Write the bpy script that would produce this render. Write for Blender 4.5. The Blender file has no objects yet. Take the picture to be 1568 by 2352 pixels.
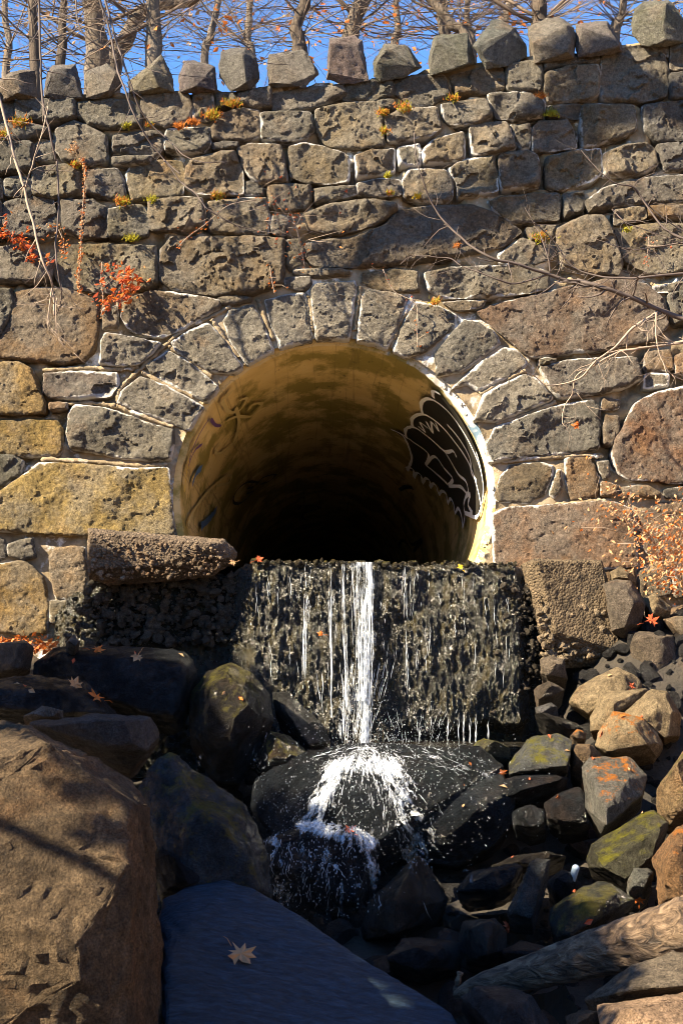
import bpy, bmesh, math, random
import numpy as np
from mathutils import Vector, Matrix

# ------------------------------------------------------------------ camera, sky, sun, exposure
scene = bpy.context.scene
COL = scene.collection
W0, H0, FPX = 1568.0, 2352.0, 2352 * 50 / 36.0          # the photograph's own pixel grid, 50 mm lens
CAM = Vector((-0.138, -10.5, 1.6))
PITCH = math.atan(424 / FPX); YAW = math.atan(59 / FPX)
cam = bpy.data.cameras.new('camera'); camo = bpy.data.objects.new('camera', cam); COL.objects.link(camo)
cam.sensor_fit = 'VERTICAL'; cam.sensor_height = 36; cam.lens = 50; cam.clip_end = 800
camo.location = CAM
CROT = Matrix.Rotation(-YAW, 3, 'Z') @ Matrix.Rotation(math.pi / 2 + PITCH, 3, 'X')
camo.rotation_euler = CROT.to_euler()
cam.dof.use_dof = True; cam.dof.focus_distance = 10.2; cam.dof.aperture_fstop = 11
scene.camera = camo
SUNL = Vector((0.71, 0.36, -0.605)).normalized()         # the way sunlight travels
sun = bpy.data.lights.new('sun', 'SUN'); suno = bpy.data.objects.new('sun', sun); COL.objects.link(suno)
sun.energy = 5.0; sun.angle = math.radians(0.53); sun.color = (1.0, 0.84, 0.60)
suno.rotation_euler = SUNL.to_track_quat('-Z', 'Y').to_euler(); suno.location = (-6, -4, 9)
world = bpy.data.worlds.new('World'); scene.world = world; world.use_nodes = True
wn = world.node_tree; wn.nodes.clear()
sky = wn.nodes.new('ShaderNodeTexSky'); sky.sky_type = 'NISHITA'; sky.sun_disc = False
sky.sun_elevation = math.asin(-SUNL.z); sky.sun_rotation = math.atan2(-SUNL.x, -SUNL.y)
sky.air_density = 1.2; sky.dust_density = 0.1; sky.ozone_density = 3.0
bg = wn.nodes.new('ShaderNodeBackground'); bg.inputs['Strength'].default_value = 0.05
wo = wn.nodes.new('ShaderNodeOutputWorld')
tint = wn.nodes.new('ShaderNodeMix'); tint.data_type = 'RGBA'; tint.blend_type = 'MULTIPLY'; tint.inputs[0].default_value = 1; tint.inputs[7].default_value = (0.62, 0.90, 1.25, 1)
wn.links.new(sky.outputs[0], tint.inputs[6]); wn.links.new(tint.outputs[2], bg.inputs[0]); wn.links.new(bg.outputs[0], wo.inputs[0])
scene.view_settings.view_transform = 'Standard'; scene.view_settings.look = 'None'
scene.view_settings.gamma = 1; scene.view_settings.use_curve_mapping = False
scene.view_settings.exposure = 2.35; scene.cycles.filter_width = 0.9
scene.cycles.diffuse_bounces = 8; scene.cycles.max_bounces = 14

# ------------------------------------------------------------------ helpers
random.seed(7); RNG = np.random.default_rng(7)
def ray(px, py):
    return CROT @ Vector(((px - W0 / 2) / FPX, -(py - H0 / 2) / FPX, -1))
def at(px, py, Y):
    d = ray(px, py); t = (Y - CAM.y) / d.y
    return CAM + d * t
TO = {1: (0, 0), 2: (784, 0), 3: (0, 326.7), 4: (784, 326.7), 5: (0, 653.3), 6: (784, 653.3), 7: (0, 980), 8: (784, 980),
      9: (0, 1429), 10: (784, 1429), 11: (0, 1862), 12: (784, 1862), 13: (375.7, 735), 0: (0, 0)}
def px(t, p):
    o = TO[t]; k = 1.0 if t == 0 else 0.5
    return (o[0] + p[0] * k, o[1] + p[1] * k)
def pts(t, s):
    v = [float(q) for q in s.replace(';', ' ').replace(',', ' ').split()]
    return [px(t, (v[i], v[i + 1])) for i in range(0, len(v), 2)]

_perm = RNG.permutation(256); _perm = np.concatenate([_perm, _perm])
_g = RNG.normal(size=(256, 3)); _g /= np.linalg.norm(_g, axis=1)[:, None]
def perlin(P):
    P = np.asarray(P, float); I = np.floor(P).astype(int); F = P - I
    U = F * F * F * (F * (F * 6 - 15) + 10); I &= 255
    out = 0
    for a in (0, 1):
        wa = U[:, 0] if a else 1 - U[:, 0]
        for b in (0, 1):
            wb = U[:, 1] if b else 1 - U[:, 1]
            for c in (0, 1):
                wc = U[:, 2] if c else 1 - U[:, 2]
                h = _perm[_perm[_perm[(I[:, 0] + a) & 255] + ((I[:, 1] + b) & 255)] + ((I[:, 2] + c) & 255)]
                out = out + wa * wb * wc * np.einsum('ij,ij->i', _g[h], F - np.array([a, b, c]))
    return out * 1.5
def fbm(P, oct=4, gain=0.5, ridge=False):
    P = np.asarray(P, float); s = 0; a = 1; t = 0
    for k in range(oct):
        n = perlin(P * 2 ** k + 17.3 * k)
        s = s + a * ((1 - 2 * np.abs(n)) if ridge else n); t += a; a *= gain
    return s / t
def mesh(name, V, F, mat=None, smooth=True, attrs=None, crisp=None):
    me = bpy.data.meshes.new(name)
    V = np.asarray(V, float)
    F = F.tolist() if isinstance(F, np.ndarray) else F
    me.from_pydata(V.tolist(), [], F)
    if smooth: me.polygons.foreach_set('use_smooth', [True] * len(me.polygons))
    if attrs:
        for k, a in attrs.items():
            at_ = me.attributes.new(k, 'FLOAT', 'POINT'); at_.data.foreach_set('value', np.asarray(a, np.float32))
    if mat: me.materials.append(mat)
    me.update()
    if crisp: me.set_sharp_from_angle(angle=math.radians(crisp))
    return me
def obj(name, me, parent=None, loc=None, label=None, cat=None, group=None, kind=None, color=None):
    o = bpy.data.objects.new(name, me); COL.objects.link(o)
    if parent: o.parent = parent
    if loc is not None: o.location = loc
    for k, v in (('label', label), ('category', cat), ('group', group), ('kind', kind)):
        if v: o[k] = v
    if color: o.color = color
    return o
def based(name, V, F, mat, parent=None, **kw):
    """mesh object with its origin at the base of the thing"""
    V = np.asarray(V, float); b = np.array([V[:, 0].mean(), V[:, 1].mean(), V[:, 2].min()])
    attrs = kw.pop('attrs', None); smooth = kw.pop('smooth', True); crisp = kw.pop('crisp', None)
    return obj(name, mesh(name, V - b, F, mat, smooth, attrs, crisp), parent, b.tolist(), **kw)
class MB:
    def __init__(s): s.V = []; s.F = []; s.n = 0
    def add(s, V, F):
        V = np.asarray(V, float)
        s.F += [tuple(i + s.n for i in f) for f in (F.tolist() if isinstance(F, np.ndarray) else F)]
        s.V.append(V); s.n += len(V); return s
    def arr(s): return np.concatenate(s.V), s.F
def tube(P, R, sides=6, cap=True):
    P = [Vector(p) for p in P]; n = len(P)
    if not hasattr(R, '__len__'): R = [R] * n
    V = []; F = []; up = Vector((0.31, 0.83, 0.47))
    for i in range(n):
        t = (P[min(i + 1, n - 1)] - P[max(i - 1, 0)]).normalized()
        a = t.cross(up)
        if a.length < 1e-4: a = t.cross(Vector((1, 0, 0)))
        a.normalize(); b = t.cross(a)
        for k in range(sides):
            w = 2 * math.pi * k / sides
            V.append(P[i] + (a * math.cos(w) + b * math.sin(w)) * R[i])
    for i in range(n - 1):
        for k in range(sides):
            k2 = (k + 1) % sides
            F.append((i * sides + k, i * sides + k2, (i + 1) * sides + k2, (i + 1) * sides + k))
    if cap: F.append(tuple(range(sides))[::-1]); F.append(tuple((n - 1) * sides + k for k in range(sides)))
    return np.array([tuple(v) for v in V]), F
def spline(P, n=6):
    P = [Vector(p) for p in P]; Q = [P[0]] + P + [P[-1]]; out = []
    for i in range(1, len(Q) - 2):
        for k in range(n):
            t = k / n; a, b, c, d = Q[i - 1], Q[i], Q[i + 1], Q[i + 2]
            out.append(0.5 * ((2 * b) + (c - a) * t + (2 * a - 5 * b + 4 * c - d) * t * t + (3 * b - a - 3 * c + d) * t ** 3))
    out.append(P[-1]); return out

# ------------------------------------------------------------------ materials
class NT:
    def __init__(s, name):
        s.m = bpy.data.materials.new(name); s.m.use_nodes = True; s.t = s.m.node_tree; s.t.nodes.clear()
        s.out = s.n('ShaderNodeOutputMaterial'); s.b = s.n('ShaderNodeBsdfPrincipled'); s.l(s.b.outputs[0], s.out.inputs[0])
        s.co = s.n('ShaderNodeTexCoord'); s.geo = s.n('ShaderNodeNewGeometry')
        s.pos = s.geo.outputs['Position']
    def n(s, t, **k):
        x = s.t.nodes.new(t)
        for a, v in k.items(): setattr(x, a, v)
        return x
    def l(s, a, b): s.t.links.new(a, b)
    def i(s, nd, key, v):
        if hasattr(v, 'links'): s.l(v, nd.inputs[key])
        else: nd.inputs[key].default_value = v
    def noise(s, scale, detail=4, rough=0.55, vec=None, dist=0.0):
        x = s.n('ShaderNodeTexNoise'); s.l(vec or s.pos, x.inputs['Vector'])
        x.inputs['Scale'].default_value = scale; x.inputs['Detail'].default_value = detail
        x.inputs['Roughness'].default_value = rough; x.inputs['Distortion'].default_value = dist
        return x.outputs[0]
    def voro(s, scale, vec=None, feature='F1'):
        x = s.n('ShaderNodeTexVoronoi', feature=feature); s.l(vec or s.pos, x.inputs['Vector']); x.inputs['Scale'].default_value = scale
        return x.outputs['Distance']
    def mapping(s, sc=(1, 1, 1), rot=(0, 0, 0), loc=(0, 0, 0)):
        x = s.n('ShaderNodeMapping'); s.l(s.pos, x.inputs[0]); x.inputs['Scale'].default_value = sc
        x.inputs['Rotation'].default_value = rot; x.inputs['Location'].default_value = loc; return x.outputs[0]
    def ramp(s, f, stops):
        x = s.n('ShaderNodeValToRGB'); s.l(f, x.inputs[0]); e = x.color_ramp.elements
        while len(e) < len(stops): e.new(0.5)
        for q, (p, c) in zip(e, stops):
            q.position = p; q.color = (c, c, c, 1) if not hasattr(c, '__len__') else (*c, 1)
        return x.outputs[0]
    def mix(s, f, a, b, mode='MIX'):
        x = s.n('ShaderNodeMix', data_type='RGBA', blend_type=mode)
        for key, v in ((0, f), (6, a), (7, b)):
            if hasattr(v, 'links'): s.l(v, x.inputs[key])
            elif hasattr(v, '__len__'): x.inputs[key].default_value = (*v[:3], 1)
            else: x.inputs[key].default_value = v
        return x.outputs[2]
    def math(s, op, a, b=0.0, c=None):
        x = s.n('ShaderNodeMath', operation=op); s.i(x, 0, a); s.i(x, 1, b)
        if c is not None: s.i(x, 2, c)
        return x.outputs[0]
    def attr(s, name):
        x = s.n('ShaderNodeAttribute', attribute_name=name); return x.outputs['Fac']
    def info(s): return s.n('ShaderNodeObjectInfo')
    def up(s):
        x = s.n('ShaderNodeSeparateXYZ'); s.l(s.geo.outputs['Normal'], x.inputs[0]); return x.outputs[2]
    def bump(s, h, strength=0.5, dist=0.01, prev=None):
        x = s.n('ShaderNodeBump'); s.l(h, x.inputs['Height']); x.inputs['Strength'].default_value = strength
        x.inputs['Distance'].default_value = dist
        if prev: s.l(prev, x.inputs['Normal'])
        return x.outputs[0]
    def fin(s, col=None, rough=None, nor=None, spec=None):
        if col is not None:
            if hasattr(col, 'links'): s.l(col, s.b.inputs['Base Color'])
            else: s.b.inputs['Base Color'].default_value = (*col, 1)
        if rough is not None: s.i(s.b, 'Roughness', rough)
        if nor is not None: s.l(nor, s.b.inputs['Normal'])
        if spec is not None: s.i(s.b, 'Specular IOR Level', spec)
        return s.m

def mat_wallstone():
    t = NT('wall_stone'); inf = t.info()
    big = t.ramp(t.noise(5, 5, 0.6), [(0.3, 0.55), (0.7, 1.25)])
    c = t.mix(1.0, inf.outputs['Color'], big, 'MULTIPLY')
    rust = t.ramp(t.noise(3.3, 6, 0.65, t.mapping(loc=(3, 1, 7))), [(0.55, 0), (0.75, 1)])
    c = t.mix(t.math('MULTIPLY', rust, 0.45), c, (0.30, 0.17, 0.075))
    gr = t.ramp(t.noise(2.6, 6, 0.7, t.mapping(loc=(2, 7, 5))), [(0.42, 0), (0.58, 1)])
    c = t.mix(t.math('MULTIPLY', gr, 0.55), c, (0.17, 0.158, 0.135))
    dark = t.ramp(t.noise(9, 7, 0.7, t.mapping(loc=(9, 4, 1))), [(0.54, 0), (0.72, 1)])
    c = t.mix(t.math('MULTIPLY', dark, 0.25), c, (0.05, 0.05, 0.05))
    spk = t.ramp(t.noise(120, 4, 0.7), [(0.35, 0.5), (0.66, 1.5)])
    c = t.mix(0.8, c, t.mix(1.0, c, spk, 'MULTIPLY'))
    c = t.mix(0.75, c, t.mix(1.0, c, t.ramp(t.noise(34, 6, 0.72, t.mapping(loc=(8, 3, 2))), [(0.36, 0.5), (0.62, 1.4)]), 'MULTIPLY'))
    e = t.math('SUBTRACT', t.math('ADD', t.math('MULTIPLY', t.attr('edge'), 0.75), t.math('ADD', t.math('MULTIPLY', t.noise(14, 6, 0.7), 1.2), t.math('MULTIPLY', t.noise(2.2, 4, 0.6), 1.6))), t.math('MULTIPLY_ADD', inf.outputs['Alpha'], -0.28, 2.22))
    e = t.math('MULTIPLY', e, 6.0); e = t.n('ShaderNodeClamp') and e
    cl = t.n('ShaderNodeClamp'); t.l(e, cl.inputs[0])
    w = t.math('MULTIPLY', cl.outputs[0], t.math('MINIMUM', t.math('MULTIPLY', inf.outputs['Alpha'], 1.6), 1.0))
    c = t.mix(w, c, (0.62, 0.60, 0.56))
    h = t.math('ADD', t.noise(60, 7, 0.75), t.math('MULTIPLY', t.noise(190, 4, 0.7), 0.4))
    return t.fin(c, 0.9, t.bump(h, 1.0, 0.04), 0.2)
def mat_mortar():
    t = NT('mortar')
    n = t.noise(6, 6, 0.65)
    c = t.ramp(n, [(0.3, (0.10, 0.08, 0.052)), (0.5, (0.235, 0.18, 0.11)), (0.62, (0.33, 0.265, 0.18))])
    w = t.ramp(t.noise(3.1, 7, 0.7, t.mapping(loc=(5, 2, 8))), [(0.57, 0), (0.64, 1)])
    c = t.mix(t.math('MULTIPLY', w, 0.85), c, (0.72, 0.70, 0.66))
    h = t.math('ADD', t.noise(45, 5, 0.7), t.math('MULTIPLY', t.noise(160, 3), 0.4))
    return t.fin(c, 0.95, t.bump(h, 0.7, 0.015), 0.2)
def mat_rock(name, moss=None, lo=0.50, hi=0.62, grain=1.0):
    """rock: object colour, its alpha is wetness; optional growth on the upward faces"""
    t = NT(name); inf = t.info()
    big = t.ramp(t.noise(4.5, 6, 0.62), [(0.3, 0.5), (0.7, 1.35)])
    c = t.mix(1.0, inf.outputs['Color'], big, 'MULTIPLY')
    rust = t.ramp(t.noise(2.7, 6, 0.65, t.mapping(loc=(3, 1, 7))), [(0.53, 0), (0.72, 1)])
    c = t.mix(t.math('MULTIPLY', rust, t.math('MULTIPLY_ADD', inf.outputs['Alpha'], -0.55, 0.55)), c, (0.24, 0.12, 0.045))
    spk = t.ramp(t.noise(120, 4, 0.7), [(0.35, 0.45), (0.68, 1.6)])
    c = t.mix(0.85, c, t.mix(1.0, c, spk, 'MULTIPLY'))
    c = t.mix(0.8, c, t.mix(1.0, c, t.ramp(t.noise(26, 7, 0.75, t.mapping(loc=(8, 3, 2))), [(0.36, 0.45), (0.62, 1.45)]), 'MULTIPLY'))
    lich = t.ramp(t.noise(24, 5, 0.7, t.mapping(loc=(1, 8, 2))), [(0.66, 0), (0.72, 1)])
    c = t.mix(t.math('MULTIPLY', lich, t.math('MULTIPLY_ADD', inf.outputs['Alpha'], -0.45, 0.45)), c, (0.33, 0.31, 0.26))
    r = t.math('MULTIPLY_ADD', inf.outputs['Alpha'], -0.40, 0.92)
    r = t.math('ADD', r, t.math('MULTIPLY', t.math('SUBTRACT', t.noise(11, 4), 0.5), 0.25))
    if moss:
        u = t.math('MULTIPLY_ADD', t.up(), 0.14, t.math('SUBTRACT', t.noise(11, 8, 0.78, t.mapping(loc=(6, 6, 1))), 0.06))
        mk = t.ramp(u, [(lo, 0), (hi, 1)])
        mc = t.mix(t.noise(60, 3), tuple(x * 0.45 for x in moss), tuple(min(1, x * 1.4) for x in moss))
        c = t.mix(mk, c, mc); r = t.math('MAXIMUM', r, t.math('MULTIPLY', mk, 0.8))
    h = t.math('ADD', t.noise(34, 8, 0.72), t.math('MULTIPLY', t.noise(120, 4, 0.7), 0.5 * grain))
    t.i(t.b, 'Coat Weight', t.math('MULTIPLY', inf.outputs['Alpha'], t.ramp(t.noise(6, 5, 0.7), [(0.42, 0.2), (0.58, 1.0)]))); t.b.inputs['Coat Roughness'].default_value = 0.13; t.b.inputs['Coat IOR'].default_value = 1.42
    t.l(t.bump(t.math('ADD', t.noise(30, 7, 0.75), t.math('MULTIPLY', t.noise(90, 4, .7), .5)), 1.0, 0.05), t.b.inputs['Coat Normal'])
    return t.fin(c, r, t.bump(h, 1.0, 0.055), t.math('MULTIPLY_ADD', inf.outputs['Alpha'], -0.17, 0.2))
def mat_weir():
    t = NT('wet_weir_concrete')
    v = t.mapping(sc=(1, 1, 0.42))
    n = t.noise(13, 6, 0.6, v)
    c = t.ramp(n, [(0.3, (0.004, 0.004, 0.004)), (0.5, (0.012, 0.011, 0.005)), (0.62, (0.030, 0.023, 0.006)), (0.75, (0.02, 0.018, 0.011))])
    h = t.math('ADD', t.noise(55, 4, 0.6, v), t.math('MULTIPLY', t.noise(120, 3, 0.6), 0.5))
    return t.fin(c, t.ramp(t.noise(30, 3), [(0.35, 0.13), (0.7, 0.32)]), t.bump(h, 1.0, 0.035), 0.7)
def mat_concrete():
    t = NT('eroded_concrete'); inf = t.info()
    c = t.mix(1.0, inf.outputs['Color'], t.ramp(t.noise(7, 6, 0.65), [(0.3, 0.5), (0.7, 1.3)]), 'MULTIPLY')
    peb = t.ramp(t.voro(55), [(0.0, 1.3), (0.5, 0.45)])
    c = t.mix(0.75, c, t.mix(1.0, c, peb, 'MULTIPLY'))
    h = t.math('SUBTRACT', t.noise(40, 6, 0.7), t.math('MULTIPLY', t.voro(60), 0.9))
    return t.fin(c, t.math('MULTIPLY_ADD', inf.outputs['Alpha'], -0.6, 0.92), t.bump(h, 0.9, 0.02), 0.3)
def mat_pipe():
    t = NT('pipe_concrete')
    n = t.noise(1.6, 6, 0.62)
    c = t.ramp(n, [(0.3, (0.40, 0.285, 0.115)), (0.5, (0.53, 0.395, 0.175)), (0.7, (0.60, 0.47, 0.24))])
    g = t.ramp(t.noise(2.1, 7, 0.68, t.mapping(sc=(1, 0.55, 1), loc=(4, 2, 3))), [(0.46, 0), (0.56, 1)])
    c = t.mix(t.math('MULTIPLY', g, 0.85), c, (0.18, 0.15, 0.03))
    d = t.ramp(t.noise(16, 6, 0.75, t.mapping(sc=(1, 0.35, 1), loc=(1, 9, 1))), [(0.60, 0), (0.70, 1)])
    c = t.mix(t.math('MULTIPLY', d, 0.8), c, (0.05, 0.035, 0.015))
    ck = t.ramp(t.noise(5.5, 3, 0.5, t.mapping(sc=(1, 0.02, 1))), [(0.485, 0), (0.50, 1), (0.515, 0)])
    c = t.mix(t.math('MULTIPLY', ck, t.math('MULTIPLY', t.noise(3, 4), 0.8)), c, (0.10, 0.07, 0.03))
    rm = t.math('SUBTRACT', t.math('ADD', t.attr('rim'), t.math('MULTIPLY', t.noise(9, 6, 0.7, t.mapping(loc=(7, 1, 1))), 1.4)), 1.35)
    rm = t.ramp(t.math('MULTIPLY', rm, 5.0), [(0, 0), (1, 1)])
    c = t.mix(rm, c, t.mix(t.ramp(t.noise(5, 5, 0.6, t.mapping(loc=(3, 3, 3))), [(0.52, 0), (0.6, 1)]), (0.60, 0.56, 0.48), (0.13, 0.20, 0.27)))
    h = t.math('ADD', t.noise(18, 6, 0.65), t.math('MULTIPLY', t.noise(90, 4), 0.4))
    return t.fin(c, 0.82, t.bump(h, 0.35, 0.012), 0.3)
def mat_simple(name, c, rough=0.8, var=0.4, scale=30, spec=0.3, bump=0.0, trans=0.0):
    t = NT(name)
    cc = t.mix(t.noise(scale, 4, 0.65), tuple(x * (1 - var) for x in c), tuple(min(1, x * (1 + var)) for x in c))
    nor = t.bump(t.noise(scale * 3, 4, 0.65), bump, 0.01) if bump else None
    m = t.fin(cc, rough, nor, spec)
    if trans:
        tr = t.n('ShaderNodeBsdfTranslucent'); t.l(cc, tr.inputs[0]); mx = t.n('ShaderNodeMixShader'); mx.inputs[0].default_value = trans
        t.l(t.b.outputs[0], mx.inputs[1]); t.l(tr.outputs[0], mx.inputs[2]); t.l(mx.outputs[0], t.out.inputs[0])
    return m
def mat_bark(name, a, b, scale=14):
    t = NT(name); v = t.mapping(sc=(1, 1, 0.22)); n = t.noise(scale, 7, 0.7, v)
    c = t.ramp(n, [(0.3, a), (0.68, b)])
    return t.fin(c, 0.92, t.bump(n, 0.9, 0.05), 0.2)
def mat_ground():
    t = NT('stream_bed'); n = t.noise(5, 8, 0.7)
    c = t.ramp(n, [(0.3, (0.012, 0.011, 0.010)), (0.6, (0.05, 0.04, 0.028)), (0.75, (0.09, 0.065, 0.04))])
    sp = t.n('ShaderNodeSeparateXYZ'); t.l(t.pos, sp.inputs[0]); far = t.math('MAXIMUM', t.math('SUBTRACT', t.math('ABSOLUTE', sp.outputs[0]), 2.3), t.math('SUBTRACT', -6.6, sp.outputs[1]))
    far = t.ramp(t.math('ADD', far, t.noise(2, 4)), [(0.4, 0), (0.9, 1)])
    c = t.mix(far, c, t.ramp(n, [(0.3, (0.09, 0.055, 0.03)), (0.55, (0.22, 0.135, 0.065)), (0.72, (0.34, 0.21, 0.10))]))
    return t.fin(c, 0.7, t.bump(t.noise(25, 7, 0.7), 1.0, 0.05), 0.4)
def mat_litter():
    t = NT('leaf_litter_soil'); n = t.noise(9, 8, 0.75)
    c = t.ramp(n, [(0.3, (0.05, 0.03, 0.018)), (0.55, (0.14, 0.08, 0.035)), (0.72, (0.22, 0.13, 0.06))])
    return t.fin(c, 0.95, t.bump(t.noise(30, 6, 0.75), 1.0, 0.05), 0.2)
def mat_foam(name='falling_water', lace=False):
    t = NT(name)
    t.b.inputs['Base Color'].default_value = (0.82, 0.88, 0.95, 1); t.b.inputs['Roughness'].default_value = 0.2
    t.b.inputs['IOR'].default_value = 1.33; t.b.inputs['Transmission Weight'].default_value = 0.35
    if lace: t.l(t.attr('dens'), t.b.inputs['Alpha'])
    return t.m
def mat_slate():
    t = NT('slate'); inf = t.info(); v = t.mapping(sc=(0.8, 2.6, 2.6), rot=(0.2, 0.5, 0.75))
    n = t.noise(17, 8, 0.68, v, 0.4)
    c = t.mix(1.0, inf.outputs['Color'], t.ramp(n, [(0.33, 0.55), (0.5, 0.95), (0.67, 1.6)]), 'MULTIPLY')
    h = t.math('ADD', n, t.math('MULTIPLY', t.noise(60, 5, 0.7), 0.12))
    t.b.inputs['Coat Weight'].default_value = 0.12; t.b.inputs['Coat Roughness'].default_value = 0.25; nb = t.bump(h, 1.0, 0.06); t.l(nb, t.b.inputs['Coat Normal'])
    return t.fin(c, 0.7, nb, 0.15)
def mat_clear():
    t = NT('clear_water')
    t.b.inputs['Base Color'].default_value = (0.93, 0.96, 1, 1); t.b.inputs['Roughness'].default_value = 0.06
    t.b.inputs['IOR'].default_value = 1.33; t.b.inputs['Transmission Weight'].default_value = 0.85
    return t.m
M = dict(wall=mat_wallstone(), mortar=mat_mortar(), rock=mat_rock('rock'),
         moss=mat_rock('rock_with_green_moss', (0.125, 0.115, 0.014), 0.53, 0.66), orange=mat_rock('rock_with_orange_growth', (0.33, 0.115, 0.015), 0.555, 0.63),
         olive=mat_rock('rock_with_olive_moss', (0.085, 0.075, 0.018), 0.50, 0.62),
         weir=mat_weir(), conc=mat_concrete(), pipe=mat_pipe(), ground=mat_ground(), litter=mat_litter(), foam=mat_foam(), lace=mat_foam('white_water', True), slate=mat_slate(), clear=mat_clear(),
         white=mat_simple('white_paint', (0.75, 0.76, 0.78), 0.5, 0.15), black=mat_simple('black_paint', (0.02, 0.018, 0.014), 0.6, 0.6, 8),
         blackp=mat_simple('black_marker', (0.02, 0.02, 0.02), 0.6, 0.3), palegreen=mat_simple('faded_green_paint', (0.43, 0.34, 0.155), 0.7, 0.25, 12),
         purple=mat_simple('purple_paint', (0.10, 0.05, 0.16), 0.6, 0.3), yellow=mat_simple('yellow_paint', (0.5, 0.34, 0.03), 0.6, 0.3),
         blue=mat_simple('blue_paint', (0.06, 0.12, 0.26), 0.6, 0.4), chalk=mat_simple('chalky_lime', (0.62, 0.60, 0.55), 0.9, 0.3, 25, bump=0.5),
         bark=mat_bark('grey_bark', (0.055, 0.045, 0.036), (0.19, 0.155, 0.12)), barkd=mat_bark('dark_bark', (0.035, 0.028, 0.022), (0.11, 0.085, 0.065)),
         twigt=mat_simple('tree_twig_bark', (0.125, 0.092, 0.068), 0.85, 0.4, 6), twig=mat_simple('twig_bark', (0.085, 0.065, 0.055), 0.75, 0.4, 20), twigp=mat_simple('pale_twig', (0.26, 0.20, 0.15), 0.8, 0.3, 20),
         log=None, red=mat_simple('red_dry_leaf', (0.42, 0.085, 0.03), 0.6, 0.45, 14, trans=0.3), tan=mat_simple('tan_dry_leaf', (0.44, 0.26, 0.13), 0.75, 0.45, 14, trans=0.3),
         oran=mat_simple('orange_dry_leaf', (0.55, 0.16, 0.03), 0.6, 0.45, 12, trans=0.35), ylw=mat_simple('yellow_leaf', (0.75, 0.52, 0.03), 0.55, 0.2, 12, trans=0.3),
         mossy=mat_simple('yellow_moss', (0.30, 0.27, 0.02), 0.9, 0.5, 20, trans=0.25), mosso=mat_simple('orange_moss', (0.48, 0.17, 0.03), 0.9, 0.5, 20, trans=0.25),
         pine=mat_simple('evergreen_needles', (0.05, 0.075, 0.03), 0.7, 0.4, 5, trans=0.2))
def mat_log():
    t = NT('driftwood'); v = t.mapping(sc=(0.25, 1, 1.15), rot=(0, -0.42, 0))
    n = t.noise(22, 7, 0.65, v, 0.8)
    c = t.ramp(n, [(0.36, (0.022, 0.014, 0.009)), (0.5, (0.11, 0.072, 0.043)), (0.66, (0.25, 0.175, 0.11))])
    return t.fin(c, 0.62, t.bump(n, 1.0, 0.05), 0.4)
M['log'] = mat_log()
# ------------------------------------------------------------------ shapes of stone
_ico = {}
def ico(level):
    if level not in _ico:
        bm = bmesh.new(); bmesh.ops.create_icosphere(bm, subdivisions=level, radius=1)
        V = np.array([v.co[:] for v in bm.verts]); F = np.array([[v.index for v in f.verts] for f in bm.faces]); bm.free()
        _ico[level] = (V / np.linalg.norm(V, axis=1)[:, None], F)
    return _ico[level]
def hull_planes(P, merge=0.93):
    bm = bmesh.new()
    for p in P: bm.verts.new(p)
    r = bmesh.ops.convex_hull(bm, input=bm.verts[:])
    bm.normal_update(); pl = []
    for f in sorted(bm.faces, key=lambda f: -f.calc_area()):
        n = np.array(f.normal[:]); d = float(np.dot(n, f.verts[0].co[:]))
        if f.calc_area() < 1e-9: continue
        if d < 0: n, d = -n, -d
        if not any(np.dot(n, q[0]) > merge for q in pl): pl.append((n, max(d, 1e-3)))
    bm.free(); return np.array([q[0] for q in pl]), np.array([q[1] for q in pl])
def split4(V, F):
    """every triangle into four"""
    E = np.sort(np.concatenate([F[:, [0, 1]], F[:, [1, 2]], F[:, [2, 0]]]), 1); u, inv = np.unique(E, axis=0, return_inverse=True); inv = inv.ravel()
    n = len(V); m = len(F); a, b, c = inv[:m] + n, inv[m:2 * m] + n, inv[2 * m:] + n
    V = np.vstack([V, (V[u[:, 0]] + V[u[:, 1]]) / 2])
    return V, np.concatenate([np.c_[F[:, 0], a, c], np.c_[a, F[:, 1], b], np.c_[c, b, F[:, 2]], np.c_[a, b, c]])
def normals(V, F):
    n = np.cross(V[F[:, 1]] - V[F[:, 0]], V[F[:, 2]] - V[F[:, 0]]); N = np.zeros_like(V)
    for k in range(3): np.add.at(N, F[:, k], n)
    return N / (np.linalg.norm(N, axis=1)[:, None] + 1e-12)
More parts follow.
